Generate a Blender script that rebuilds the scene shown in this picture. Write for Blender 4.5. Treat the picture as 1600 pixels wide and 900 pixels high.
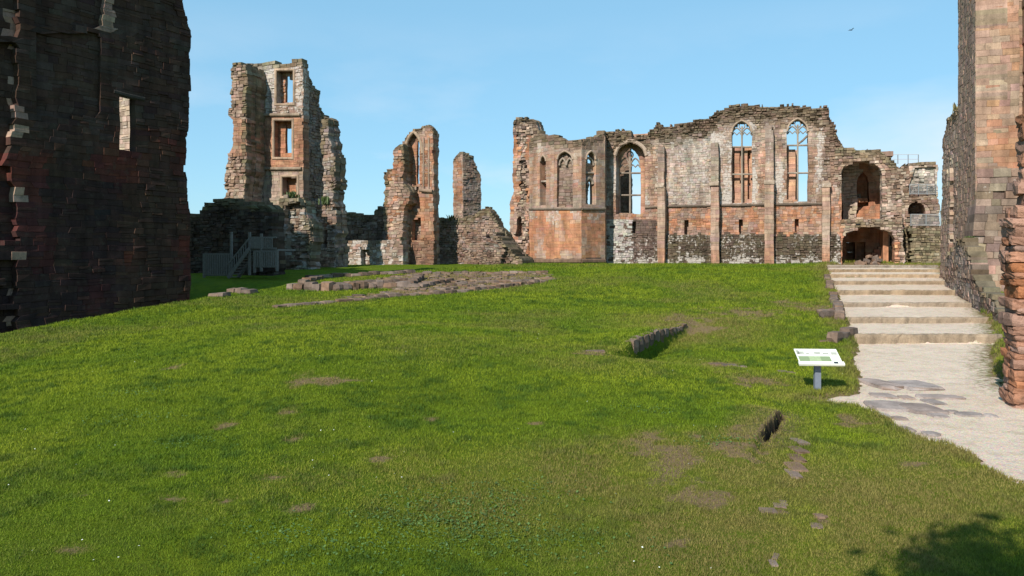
import bpy, bmesh, math, random
import numpy as np
R = math.radians
for o in list(bpy.data.objects): bpy.data.objects.remove(o, do_unlink=True)
SC = bpy.context.scene; COL = SC.collection

# ------------------------------------------------------------------ camera, sky, sun, exposure
CAMZ, FPX, HOR = 4.1, 1200.0, 395.0
cd = bpy.data.cameras.new('camera'); cam = bpy.data.objects.new('camera', cd); COL.objects.link(cam)
cam.location = (0, 0, CAMZ); cam.rotation_euler = (R(90), 0, 0)
cd.sensor_width = 36; cd.lens = 36*FPX/1600; cd.shift_y = -(450-HOR)/1600; cd.clip_start = .1; cd.clip_end = 9000
SC.camera = cam
SUN_AZ, SUN_EL = 31.0, 36.0
w = bpy.data.worlds.new('World'); SC.world = w; w.use_nodes = True
nt = w.node_tree; nt.nodes.clear()
sky = nt.nodes.new('ShaderNodeTexSky'); sky.sky_type = 'NISHITA'; sky.sun_disc = False
sky.sun_elevation = R(SUN_EL); sky.sun_rotation = R(180+SUN_AZ)
sky.air_density = 1.0; sky.dust_density = .25; sky.ozone_density = 1.6; sky.altitude = 80
bg = nt.nodes.new('ShaderNodeBackground'); bg.inputs[1].default_value = .1
wo = nt.nodes.new('ShaderNodeOutputWorld')
tc = nt.nodes.new('ShaderNodeTexCoord')
mp = nt.nodes.new('ShaderNodeMapping'); mp.inputs['Scale'].default_value = (2.2, 2.2, 6.5); mp.inputs['Location'].default_value = (.35, .1, 3.3)
cn = nt.nodes.new('ShaderNodeTexNoise'); cn.inputs['Scale'].default_value = 1.15; cn.inputs['Detail'].default_value = 7; cn.inputs['Roughness'].default_value = .52
cr = nt.nodes.new('ShaderNodeValToRGB'); cr.color_ramp.elements[0].position = .45; cr.color_ramp.elements[1].position = .66
sep = nt.nodes.new('ShaderNodeSeparateXYZ')
lowr = nt.nodes.new('ShaderNodeMapRange'); lowr.inputs[1].default_value = .30; lowr.inputs[2].default_value = .08; lowr.inputs[3].default_value = 0; lowr.inputs[4].default_value = .75
mm = nt.nodes.new('ShaderNodeMath'); mm.operation = 'MULTIPLY'
cmx = nt.nodes.new('ShaderNodeMix'); cmx.data_type = 'RGBA'; cmx.inputs[7].default_value = (6.6, 7.2, 7.9, 1)
L = nt.links.new
L(tc.outputs['Generated'], mp.inputs[0]); L(mp.outputs[0], cn.inputs[0]); L(cn.outputs[0], cr.inputs[0])
L(tc.outputs['Generated'], sep.inputs[0]); L(sep.outputs[2], lowr.inputs[0])
L(cr.outputs[0], mm.inputs[0]); L(lowr.outputs[0], mm.inputs[1]); L(mm.outputs[0], cmx.inputs[0])
tnt = nt.nodes.new('ShaderNodeMix'); tnt.data_type = 'RGBA'; tnt.blend_type = 'MULTIPLY'; tnt.inputs[0].default_value = 1; tnt.inputs[7].default_value = (.86, 1.02, 1.05, 1)   # camera's clear-blue rendering of the sky
flat_ = nt.nodes.new('ShaderNodeMix'); flat_.data_type = 'RGBA'; flat_.inputs[0].default_value = .6; flat_.inputs[7].default_value = (2.55, 5.35, 7.5, 1)
L(sky.outputs[0], tnt.inputs[6]); L(tnt.outputs[2], flat_.inputs[6]); L(flat_.outputs[2], cmx.inputs[6]); L(cmx.outputs[2], bg.inputs[0]); L(bg.outputs[0], wo.inputs[0])
sd = bpy.data.lights.new('sun', 'SUN'); sd.energy = 5.0; sd.angle = R(.53); sd.color = (1, .94, .85)
sun = bpy.data.objects.new('sun', sd); COL.objects.link(sun); sun.location = (-20, -40, 40)
sun.rotation_euler = (R(90-SUN_EL), 0, R(-SUN_AZ))
SC.view_settings.view_transform = 'Standard'; SC.view_settings.look = 'None'; SC.view_settings.exposure = .4; SC.view_settings.gamma = 1
SC.render.engine = 'CYCLES'

# ------------------------------------------------------------------ noise
def _h(ix, iy, s):
    n = (ix.astype(np.int64)*374761393 + iy.astype(np.int64)*668265263 + s*2147483647) & 0xffffffff
    n = ((n ^ (n >> 13))*1274126177) & 0xffffffff
    return ((n ^ (n >> 16)) & 0xffff)/65535.0
def vn(x, y, s=0):
    x = np.asarray(x, float); y = np.asarray(y, float)
    ix = np.floor(x); iy = np.floor(y); fx = x-ix; fy = y-iy
    fx = fx*fx*(3-2*fx); fy = fy*fy*(3-2*fy)
    a = _h(ix, iy, s); b = _h(ix+1, iy, s); c = _h(ix, iy+1, s); d = _h(ix+1, iy+1, s)
    return (a+(b-a)*fx)*(1-fy)+(c+(d-c)*fx)*fy
def fbm(x, y, s=0, o=4):
    v = 0; a = .5
    x = np.asarray(x, float); y = np.asarray(y, float)
    for i in range(o): v = v+a*vn(x, y, s+i*17); x = x*2.03+3.1; y = y*2.03+1.7; a *= .5
    return v/(1-.5**o)
def sstep(a, b, x): t = np.clip((np.asarray(x, float)-a)/(b-a), 0, 1); return t*t*(3-2*t)
def inpoly(P, x, y):
    x = np.asarray(x, float); y = np.asarray(y, float); r = np.zeros(np.broadcast(x, y).shape, bool)
    n = len(P)
    for i in range(n):
        x1, y1 = P[i]; x2, y2 = P[(i+1) % n]
        if y1 == y2: continue
        c = ((y1 > y) != (y2 > y)) & (x < (x2-x1)*(y-y1)/(y2-y1)+x1); r ^= c
    return r
def segdist(x, y, a, b):
    dx, dy = b[0]-a[0], b[1]-a[1]; L2 = dx*dx+dy*dy
    t = np.clip(((x-a[0])*dx+(y-a[1])*dy)/L2, 0, 1)
    return np.hypot(x-a[0]-t*dx, y-a[1]-t*dy)

# ------------------------------------------------------------------ materials
def mat(name): m = bpy.data.materials.new(name); m.use_nodes = True; return m, m.node_tree, m.node_tree.nodes['Principled BSDF']
def nd(t, k, **kw):
    n = t.nodes.new(k)
    for a, b in kw.items():
        if isinstance(b, (int, float, str, bool)) and hasattr(n, a): setattr(n, a, b)
    return n
def noise(t, vec, scale, detail=4, rough=.55):
    n = t.nodes.new('ShaderNodeTexNoise'); n.inputs['Scale'].default_value = scale; n.inputs['Detail'].default_value = detail; n.inputs['Roughness'].default_value = rough
    t.links.new(vec, n.inputs['Vector']); return n.outputs[0]
def ramp(t, x, a, b, va=0., vb=1.):
    n = t.nodes.new('ShaderNodeMapRange'); n.inputs[1].default_value = a; n.inputs[2].default_value = b; n.inputs[3].default_value = va; n.inputs[4].default_value = vb
    t.links.new(x, n.inputs[0]); return n.outputs[0]
def mixc(t, f, a, b, mode='MIX'):
    n = t.nodes.new('ShaderNodeMix'); n.data_type = 'RGBA'; n.blend_type = mode
    for i, v in ((0, f), (6, a), (7, b)):
        if hasattr(v, 'is_output'): t.links.new(v, n.inputs[i])
        elif i == 0: n.inputs[0].default_value = v
        else: n.inputs[i].default_value = (*v, 1)
    return n.outputs[2]
def mth(t, op, a, b):
    n = t.nodes.new('ShaderNodeMath'); n.operation = op
    for i, v in ((0, a), (1, b)):
        if hasattr(v, 'is_output'): t.links.new(v, n.inputs[i])
        else: n.inputs[i].default_value = v
    return n.outputs[0]
def gpos(t): return t.nodes.new('ShaderNodeNewGeometry').outputs['Position']
def bump(t, b, h, st, dist):
    n = t.nodes.new('ShaderNodeBump'); n.inputs['Strength'].default_value = st; n.inputs['Distance'].default_value = dist
    t.links.new(h, n.inputs['Height']); t.links.new(n.outputs[0], b.inputs['Normal'])
def grey(t, x):
    n = t.nodes.new('ShaderNodeCombineColor')
    for i in range(3): t.links.new(x, n.inputs[i])
    return n.outputs[0]

def stone_mat(name, base=None, fine=14., bst=.55, bd=.016):
    """weathered sandstone: base colour from the stone's own tint, lichen blotches and dark weather crust"""
    m, t, b = mat(name); p = gpos(t)
    if base is None:
        at = t.nodes.new('ShaderNodeAttribute'); at.attribute_name = 'Col'; colr = at.outputs['Color']; lich = at.outputs['Alpha']
    else:
        oi = t.nodes.new('ShaderNodeObjectInfo'); hs = t.nodes.new('ShaderNodeHueSaturation'); hs.inputs['Color'].default_value = (*base, 1)
        t.links.new(ramp(t, oi.outputs['Random'], 0, 1, .72, 1.22), hs.inputs['Value'])
        t.links.new(ramp(t, mth(t, 'FRACT', mth(t, 'MULTIPLY', oi.outputs['Random'], 7.31), 0), 0, 1, .75, 1.2), hs.inputs['Saturation'])
        colr = hs.outputs[0]; lich = mth(t, 'MULTIPLY', oi.outputs['Random'], .22)
    n1 = noise(t, p, 1.3, 5); n2 = noise(t, p, fine, 4, .65); n3 = noise(t, p, 4.2, 5, .6)
    c = mixc(t, 1., colr, grey(t, ramp(t, n1, .25, .75, .72, 1.25)), 'MULTIPLY')
    c = mixc(t, 1., c, grey(t, ramp(t, n2, .25, .75, .78, 1.2)), 'MULTIPLY')
    mpz = t.nodes.new('ShaderNodeMapping'); mpz.inputs['Scale'].default_value = (1., 1., .16); t.links.new(p, mpz.inputs[0])
    stk = noise(t, mpz.outputs[0], 1.5, 6, .62)
    c = mixc(t, 1., c, grey(t, ramp(t, stk, .3, .7, .66, 1.3)), 'MULTIPLY')
    crust = ramp(t, noise(t, p, 2.3, 7, .68), .56, .66)
    c = mixc(t, mth(t, 'MULTIPLY', crust, .42), c, (.075, .06, .045))
    thr = mth(t, 'SUBTRACT', mth(t, 'ADD', mth(t, 'MULTIPLY', n3, .65), mth(t, 'MULTIPLY', stk, .35)), mth(t, 'SUBTRACT', .74, mth(t, 'MULTIPLY', lich, .42)))
    c = mixc(t, mth(t, 'MULTIPLY', ramp(t, thr, 0, .07), .75), c, (.45, .405, .365))
    t.links.new(c, b.inputs['Base Color']); b.inputs['Roughness'].default_value = .94; b.inputs['Specular IOR Level'].default_value = .15
    bump(t, b, mth(t, 'ADD', n2, mth(t, 'MULTIPLY', n3, .5)), bst, bd)
    return m
STONE = stone_mat('weathered_sandstone')
ROCKR = stone_mat('eroded_red_sandstone', (.28, .14, .088), 20., 1., .04)
ROCKG = stone_mat('rubble_stone', (.17, .115, .085), 22., .8, .02)
SLAB = stone_mat('worn_paving_slab', (.27, .215, .19), 22., .5, .012)
RISER = stone_mat('gritty_step_edge', (.31, .235, .165), 18., .9, .03)
def plain(name, c, rough=.7, metal=0., var=.2, scale=20.):
    m, t, b = mat(name); n = noise(t, gpos(t), scale, 4)
    t.links.new(mixc(t, 1., c, grey(t, ramp(t, n, .25, .75, 1-var, 1+var)), 'MULTIPLY'), b.inputs['Base Color'])
    b.inputs['Roughness'].default_value = rough; b.inputs['Metallic'].default_value = metal
    return m
TIMBER = plain('weathered_grey_timber', (.15, .137, .125), .85, 0, .25, 8)  # grey darkened beyond the wood's own tone to deepen the stair's shade
STEEL = plain('galvanised_steel', (.33, .33, .33), .5, .6, .1)
POSTM = plain('blue_grey_painted_steel', (.15, .17, .21), .45, 0, .08)
PANELW = plain('printed_cream_panel', (.70, .70, .60), .35, 0, .03)
PANELG = plain('printed_green_panel', (.20, .25, .13), .35, 0, .08)
INK = plain('printing_ink', (.02, .025, .035), .5, 0, .05)
INKG = plain('printing_ink_grey', (.33, .33, .28), .5, 0, .2)
BIRDM = plain('dark_feathers', (.02, .02, .022), .8)
BARK = plain('bark', (.10, .075, .05), .9, 0, .3, 6)
def leaf_mat(name, c):
    m, t, b = mat(name); n = noise(t, gpos(t), 3., 3)
    t.links.new(mixc(t, ramp(t, n, .3, .7), c, (c[0]*1.6, c[1]*1.35, c[2]), 'MIX'), b.inputs['Base Color']); b.inputs['Roughness'].default_value = .6
    return m
LEAF = leaf_mat('foliage', (.045, .075, .02)); LEAFD = leaf_mat('dry_wall_plant', (.09, .085, .03))

# ground: colour from a per-vertex soil/wear amount plus noise
def ground_mat():
    m, t, b = mat('mown_grass'); p = gpos(t)
    at = t.nodes.new('ShaderNodeAttribute'); at.attribute_name = 'Col'
    sp = t.nodes.new('ShaderNodeSeparateColor'); t.links.new(at.outputs['Color'], sp.inputs[0])
    a = noise(t, p, .35, 5, .6); f = noise(t, p, 9., 5, .7); g = noise(t, p, 45., 4, .7); md = noise(t, p, 1.6, 5, .6)
    c = mixc(t, ramp(t, a, .32, .68), (.078, .130, .008), (.128, .165, .010))
    c = mixc(t, ramp(t, md, .45, .75, 0, .7), c, (.034, .076, .010))
    c = mixc(t, 1., c, grey(t, ramp(t, f, .25, .75, .62, 1.3)), 'MULTIPLY')
    c = mixc(t, 1., c, grey(t, ramp(t, g, .25, .75, .6, 1.35)), 'MULTIPLY')
    dry = mth(t, 'MULTIPLY', sp.outputs[1], ramp(t, md, .3, .65)); c = mixc(t, dry, c, (.15, .135, .03))
    br = ramp(t, mth(t, 'ADD', sp.outputs[0], mth(t, 'MULTIPLY', mth(t, 'SUBTRACT', mth(t, 'ADD', mth(t, 'MULTIPLY', f, .6), mth(t, 'MULTIPLY', g, .4)), .5), 2.4)), .42, .75)
    soil = mixc(t, g, (.14, .092, .05), (.27, .185, .105))
    c = mixc(t, br, c, soil); c = mixc(t, sp.outputs[2], c, (.05, .037, .024))  # last mix darkens the trench slit for damp soil and shade
    t.links.new(c, b.inputs['Base Color']); b.inputs['Roughness'].default_value = 1.; b.inputs['Specular IOR Level'].default_value = .05
    bump(t, b, mth(t, 'ADD', f, g), .9, .06)
    return m
def gravel_mat():
    m, t, b = mat('pale_gravel'); p = gpos(t)
    at = t.nodes.new('ShaderNodeAttribute'); at.attribute_name = 'Col'
    sp = t.nodes.new('ShaderNodeSeparateColor'); t.links.new(at.outputs['Color'], sp.inputs[0])
    f = noise(t, p, 30., 6, .8); md = noise(t, p, 2.2, 5, .65); a = noise(t, p, .5, 4)
    v = t.nodes.new('ShaderNodeTexVoronoi'); v.inputs['Scale'].default_value = 26.; t.links.new(p, v.inputs['Vector'])
    c = mixc(t, ramp(t, a, .3, .7), (.64, .50, .385), (.71, .57, .445))
    c = mixc(t, ramp(t, md, .48, .72, 0, .6), c, (.38, .29, .20))
    c = mixc(t, 1., c, grey(t, ramp(t, f, .25, .75, .7, 1.25)), 'MULTIPLY')
    c = mixc(t, 1., c, mixc(t, .28, (1, 1, 1), v.outputs['Color']), 'MULTIPLY')
    wd = ramp(t, mth(t, 'ADD', sp.outputs[0], mth(t, 'MULTIPLY', mth(t, 'SUBTRACT', noise(t, p, 5., 5, .7), .5), 1.6)), .4, .75)
    c = mixc(t, wd, c, mixc(t, ramp(t, md, .4, .6), (.13, .13, .04), (.20, .14, .085)))
    t.links.new(c, b.inputs['Base Color']); b.inputs['Roughness'].default_value = 1.; b.inputs['Specular IOR Level'].default_value = .1
    bump(t, b, mth(t, 'ADD', f, v.outputs['Distance']), .7, .03)
    return m
def blade_mat():
    m, t, b = mat('grass_blade')
    at = t.nodes.new('ShaderNodeAttribute'); at.attribute_name = 'Col'
    t.links.new(at.outputs['Color'], b.inputs['Base Color']); b.inputs['Roughness'].default_value = .75; b.inputs['Specular IOR Level'].default_value = .2
    tr = t.nodes.new('ShaderNodeBsdfTranslucent'); t.links.new(at.outputs['Color'], tr.inputs[0])
    mx = t.nodes.new('ShaderNodeMixShader'); mx.inputs[0].default_value = .3
    t.links.new(b.outputs[0], mx.inputs[1]); t.links.new(tr.outputs[0], mx.inputs[2]); t.links.new(mx.outputs[0], t.nodes['Material Output'].inputs[0])
    return m
GROUND, GRAVEL, BLADE = ground_mat(), gravel_mat(), blade_mat()

# ------------------------------------------------------------------ object helpers
def tag(o, label=None, cat=None, group=None, kind=None):
    if label: o['label'] = label
    if cat: o['category'] = cat
    if group: o['group'] = group
    if kind: o['kind'] = kind
    return o
def root(name, label, cat, loc, group=None):
    o = bpy.data.objects.new(name, None); COL.objects.link(o); o.location = loc; o.empty_display_size = .3
    return tag(o, label, cat, group)
def wloc(o):
    x = y = z = 0
    while o is not None: x += o.location[0]; y += o.location[1]; z += o.location[2]; o = o.parent
    return np.array((x, y, z))
def addmesh(name, V, F, m, parent=None, col=None, smooth=False):
    """V in world coordinates; every vertex may carry its own tint"""
    V = np.asarray(V, float)
    if parent is not None: V = V-wloc(parent)
    me = bpy.data.meshes.new(name)
    if isinstance(F, np.ndarray):
        n, k = F.shape
        me.vertices.add(len(V)); me.vertices.foreach_set('co', V.astype(np.float32).ravel())
        me.loops.add(n*k); me.loops.foreach_set('vertex_index', F.astype(np.int32).ravel())
        me.polygons.add(n); me.polygons.foreach_set('loop_start', np.arange(0, n*k, k, dtype=np.int32))
        me.update(calc_edges=True)
    else: me.from_pydata(V.tolist(), [], F)
    if col is not None:
        a = me.color_attributes.new('Col', 'FLOAT_COLOR', 'POINT'); a.data.foreach_set('color', np.asarray(col, np.float32).ravel())
    me.polygons.foreach_set('use_smooth', np.full(len(me.polygons), bool(smooth)))
    me.materials.append(m)
    o = bpy.data.objects.new(name, me); COL.objects.link(o)
    if parent is not None: o.parent = parent
    return o
BOXF = [(0, 1, 5, 4), (1, 2, 6, 5), (2, 3, 7, 6), (3, 0, 4, 7), (4, 5, 6, 7), (3, 2, 1, 0)]
def beam(a, b, w, h, up=(0, 0, 1)):
    a = np.array(a, float); b = np.array(b, float); d = b-a; d /= np.linalg.norm(d)
    u = np.array(up, float); s = np.cross(d, u)
    if np.linalg.norm(s) < 1e-3: s = np.cross(d, (0, 1, 0))
    s /= np.linalg.norm(s); u = np.cross(s, d)
    return np.array([p+s*i*w/2+u*j*h/2 for p in (a, b) for i, j in ((-1, -1), (1, -1), (1, 1), (-1, 1))]), BOXF
def beam_obj(name, a, b, w, h, m, parent, up=(0, 0, 1)):
    V, F = beam(a, b, w, h, up); return addmesh(name, V, F, m, parent)

# ------------------------------------------------------------------ a wall standing in the court
ANG = 19.5
U = np.array((math.cos(R(ANG)), -math.sin(R(ANG)))); Vv = np.array((math.sin(R(ANG)), math.cos(R(ANG))))
def ray(px, Y): return np.array(((px-800)/FPX*Y, Y))
def pt(px, py, Y): return np.array(((px-800)/FPX*Y, Y, CAMZ+(HOR-py)*Y/FPX))
class Wall:
    """vertical plane; t runs to the right seen from the court, w runs into the wall"""
    def __init__(s, p, d): s.p = np.array(p, float); s.d = np.array(d, float)/np.hypot(*d); s.n = np.array((-s.d[1], s.d[0]))
    def t(s, px): k = (px-800)/FPX; return (k*s.p[1]-s.p[0])/(s.d[0]-k*s.d[1])
    def z(s, px, py): return CAMZ+(HOR-py)*(s.p[1]+s.t(px)*s.d[1])/FPX
    def pix(s, t, z):
        Y = s.p[1]+t*s.d[1]; return 800+FPX*(s.p[0]+t*s.d[0])/Y, HOR-FPX*(z-CAMZ)/Y
    def W(s, t, w, z):
        t, w, z = np.broadcast_arrays(np.asarray(t, float), np.asarray(w, float), np.asarray(z, float))
        return np.stack((s.p[0]+t*s.d[0]+w*s.n[0], s.p[1]+t*s.d[1]+w*s.n[1], z), -1)
    def back(s, w): return Wall(s.p+s.n*w, s.d)
    def at(s, px, py, w=0): return s.W(s.t(px), w, s.z(px, py))
VOID = 99.
def arch(x0, x1, yb, ys, ya, n=8, k=1.6):
    xm = (x0+x1)/2; hw = xm-x0; Rr = k*hw; H = math.sqrt(Rr*Rr-(Rr-hw)**2); P = [(x0, yb)]
    for i in range(n+1):
        s = i/n*hw; P.append((x0+s, ys-(ys-ya)*math.sqrt(Rr*Rr-(Rr-s)**2)/H))
    for i in range(n-1, -1, -1):
        s = i/n*hw; P.append((x1-s, ys-(ys-ya)*math.sqrt(Rr*Rr-(Rr-s)**2)/H))
    return P+[(x1, yb)]
def rect(x0, x1, y0, y1): return [(x0, y1), (x0, y0), (x1, y0), (x1, y1)]
def shape(outline, openings=(), rag=2.5, seed=0, fr=.11, zone=None, extra=None):
    """depth of the face at picture position: outline with a broken edge, openings/recesses [(poly, depth, rag)]"""
    def f(x, y):
        x = np.asarray(x, float); y = np.asarray(y, float)+0*np.asarray(x, float)
        jx = (fbm(x*fr, y*fr, seed, 3)-.5)*2*rag+(vn(x*.35, y*.35, seed+3)-.5)*rag*1.3; jy = (fbm(x*fr, y*fr, seed+50, 3)-.5)*2*rag+(vn(x*.35, y*.35, seed+53)-.5)*rag*1.3
        d = np.where(inpoly(outline, x+jx, y+jy), 0., VOID)
        for op in openings:
            q = op[2] if len(op) > 2 else 0.
            ins = inpoly(op[0], x+jx*q, y+jy*q)
            dep = op[1](x, y) if callable(op[1]) else op[1]
            d = np.where(ins & (d < 50), dep, d)
        if extra: d = extra(x, y, d)
        return d
    return f
STONES = {}
def masonry(parent, name, W, x0, x1, yt, yb, f, c, course=.3, sl=(.35, .85), thick=1.5, joint=.012, jd=.03, proud=.015, seed=1, sep=0, m=None, zmin=None, sepname='stone', warp=.09, split=.3, layers=1, lshift=.1):
    """courses of single dressed or rubble stones, every one with its own edges; the `sep` largest ones are objects of their own"""
    rng = np.random.default_rng(seed); t0, t1 = W.t(x0), W.t(x1)
    zlo = min(W.z(x0, yb), W.z(x1, yb)) if zmin is None else zmin; zhi = max(W.z(x0, yt), W.z(x1, yt))
    ts = np.arange(t0, t1, .045); S = []; LAY = []; lt = thick/layers
    for lay in range(layers):
        dt_, dz_ = (0., 0.) if lay == 0 else (rng.uniform(-1, 1)*lshift, rng.uniform(-1, .6)*lshift)
        z0 = zlo; n_before = len(S)
        def brk(z):
            d = f(*W.pix(ts+dt_, z+dz_)); d = np.where(d > 50, VOID, np.where(d < (lay+1)*lt-.02, np.maximum(d, lay*lt), VOID if layers > 1 else d)); k = np.where(np.abs(np.diff(d)) > .12)[0]; return d, k
        while z0 < zhi:
            h = course*rng.uniform(.78, 1.25); z1 = z0+h; zm = (z0+z1)/2
            dm, km = brk(zm)
            if (dm < 50).any():
                d0, k0 = brk(z0+.12*h); d1, k1 = brk(z1-.12*h)
                mb = np.concatenate(([t0], ts[km]+.0225, [t1]))
                ok = len(k0) == len(km) == len(k1) and (len(km) == 0 or max(np.abs(ts[k0]-ts[km]).max(), np.abs(ts[k1]-ts[km]).max()) < .5)
                bb = np.concatenate(([t0], ts[k0]+.0225, [t1])) if ok else mb; tb = np.concatenate(([t0], ts[k1]+.0225, [t1])) if ok else mb
                for i in range(len(mb)-1):
                    Ls = mb[i+1]-mb[i]
                    if Ls < .03: continue
                    dd = dm[min(np.searchsorted(ts, (mb[i]+mb[i+1])/2), len(ts)-1)]
                    if dd > 50: continue
                    cuts = [0.]
                    while True:
                        nx = cuts[-1]+rng.uniform(*sl)/Ls
                        if nx > 1-.45*sl[0]/Ls: break
                        cuts.append(nx)
                    cuts.append(1.)
                    for a, b in zip(cuts[:-1], cuts[1:]):
                        S.append((bb[i]+(bb[i+1]-bb[i])*a, bb[i]+(bb[i+1]-bb[i])*b, tb[i]+(tb[i+1]-tb[i])*b, tb[i]+(tb[i+1]-tb[i])*a, z0, z1, lay, dd))
            z0 = z1
    if not S: return None
    S = np.array(S)
    hgt = S[:, 5]-S[:, 4]; spl_ = (rng.uniform(0, 1, len(S)) < split) & (hgt > .18)
    A_ = S[spl_]; q = rng.uniform(.35, .65, len(A_))[:, None]; lo = A_.copy(); hi = A_.copy()
    lo[:, 2:4] = A_[:, [1, 0]]+(A_[:, [2, 3]]-A_[:, [1, 0]])*q; lo[:, 5] = A_[:, 4]+(A_[:, 5]-A_[:, 4])*q[:, 0]
    hi[:, [1, 0]] = lo[:, 2:4]; hi[:, 4] = lo[:, 5]; S = np.concatenate((S[~spl_], lo, hi))
    N = len(S); tm = S[:, :4].mean(1); zm = (S[:, 4]+S[:, 5])/2
    LY = S[:, 6]; PX, PY = W.pix(tm, zm); dep = f(PX, PY); dep = np.where((dep > 50) | (LY > 0), S[:, 7], dep)
    cc, rough = c(PX, PY, rng, np.where(LY > 0, 0, dep))
    rough = np.asarray(rough)+np.zeros(N)
    T = S[:, [0, 1, 2, 3]]; Z = np.stack((S[:, 4], S[:, 4], S[:, 5], S[:, 5]), 1)
    sx = np.array((1, -1, -1, 1)); sz = np.array((1, 1, -1, -1))
    jj = joint*(1+.4*rough[:, None])
    lim = np.minimum((S[:, 1]-S[:, 0]), S[:, 5]-S[:, 4])[:, None]*.3
    Tf = T+sx*np.minimum(jj*(1+rough[:, None]*rng.uniform(0, 1.5, (N, 4))), lim); Zf = Z+sz*np.minimum(jj*(1+rough[:, None]*rng.uniform(0, 1.5, (N, 4))), lim)
    pr = proud*rng.normal(0, 1, N)*(.4+2.6*rough)+(vn(tm*.9, zm*.9, seed)-.5)*.25*rough
    pr = np.where(LY > 0, np.minimum(pr, 0), pr); Df = dep[:, None]-pr[:, None]+rng.normal(0, 1, (N, 4))*(.002+.017*rough[:, None]); Do = np.broadcast_to((dep+jd*(.6+rough*1.0)-np.minimum(pr, 0)*.9)[:, None], (N, 4))
    Db = np.broadcast_to((np.maximum(thick, dep+.35) if layers == 1 else (LY+1)*lt+.04)[:, None], (N, 4)); Do = np.minimum(Do, Db-.05)
    def wp(t, z): return t+warp*(fbm(t*.7, z*.7, seed+5, 3)-.5)*2, z+warp*(fbm(t*.6, z*.6, seed+6, 3)-.5)*2.4
    Tf, Zf = wp(Tf, Zf); T, Z = wp(T, Z)
    P = np.concatenate((W.W(Tf, Df, Zf), W.W(T, Do, Z), W.W(T, Db, Z)), 1)      # N,12,3
    Q = [(0, 1, 2, 3)]+[(4+i, 4+(i+1) % 4, (i+1) % 4, i) for i in range(4)]+[(8+i, 8+(i+1) % 4, 4+(i+1) % 4, 4+i) for i in range(4)]+[(11, 10, 9, 8)]
    Q = np.array(Q); C4 = np.repeat(cc[:, None, :], 12, 1)
    keep = np.ones(N, bool)
    if sep:
        Y = W.p[1]+tm*W.d[1]; sc = FPX/Y
        size = np.minimum((S[:, 1]-S[:, 0])*sc*abs(W.d[0]*1.0-W.d[1]*(PX-800)/FPX), 40)*(S[:, 5]-S[:, 4])*sc
        vis = (PX > -5) & (PX < 1605) & (PY > -5) & (PY < 560) & (dep < thick)
        order = np.argsort(-np.where(vis, size, -1))[:sep]; order = order[vis[order]]
        keep[order] = False
        for i in order: addmesh(sepname, P[i], Q, m or STONE, parent, C4[i])
    P = P[keep]; C4 = C4[keep]; n = len(P)
    if n == 0: return None
    F = (Q[None]+12*np.arange(n)[:, None, None]).reshape(-1, 4)
    return addmesh(name, P.reshape(-1, 3), F, m or STONE, parent, C4.reshape(-1, 4))
def barpath(parent, name, W, pts, wd, d0, d1, c=(.36, .29, .23), lich=.15):
    """moulded stone bar along a polyline on the wall face: width wd, from depth d0 to d1"""
    P = np.array([(W.t(x), W.z(x, y)) for x, y in pts]); n = len(P); closed = np.allclose(P[0], P[-1]) and n > 3
    dirs = np.diff(P, axis=0); dirs /= np.linalg.norm(dirs, axis=1)[:, None]+1e-9
    nr = np.empty_like(P)
    for i in range(n):
        a = dirs[max(i-1, 0)]; b = dirs[min(i, n-2)]
        if closed and i in (0, n-1): a, b = dirs[-1], dirs[0]
        q = np.array((-(a+b)[1], (a+b)[0])); q /= np.linalg.norm(q)+1e-9
        nr[i] = q/max(.5, abs(q @ np.array((-a[1], a[0]))))
    A = P+nr*wd/2; B = P-nr*wd/2; ch = .28*wd; A2 = P+nr*(wd/2-ch); B2 = P-nr*(wd/2-ch)
    ring = [(A, d1), (A, d0+ch), (A2, d0), (B2, d0), (B, d0+ch), (B, d1)]
    V = np.concatenate([W.W(q[:, 0], d, q[:, 1]) for q, d in ring]); F = []
    for r in range(6):
        s = (r+1) % 6
        for i in range(n-1): F.append((r*n+i, r*n+i+1, s*n+i+1, s*n+i))
    F += [tuple(r*n for r in range(6)), tuple(r*n+n-1 for r in range(5, -1, -1))]
    rc = np.tile((*c, lich), (len(V), 1)); rc[:, :3] *= .78*np.random.default_rng(n).uniform(.9, 1.1, (len(V), 1))
    return addmesh(name, V, F, STONE, parent, rc)

# tints of the stone itself
OR = np.array((.45, .215, .12)); PK = np.array((.45, .31, .235)); BF = np.array((.465, .36, .28)); GR = np.array((.30, .245, .21)); MS = np.array((.105, .085, .05)); WH = np.array((.62, .58, .52)); DK = np.array((.13, .09, .072)); BR = np.array((.24, .155, .11))
def blend(a, b, f): f = np.clip(np.asarray(f), 0, 1)[..., None]; return a*(1-f)+b*f
def tint(base, rng, l, var=.13):
    n = len(base); b = .78*base*(1+rng.normal(0, var, n))[:, None]*(1+rng.normal(0, .035, (n, 3)))
    return np.concatenate((np.clip(b, .02, .75), (np.asarray(l)+np.zeros(n))[:, None]), 1)

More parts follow.
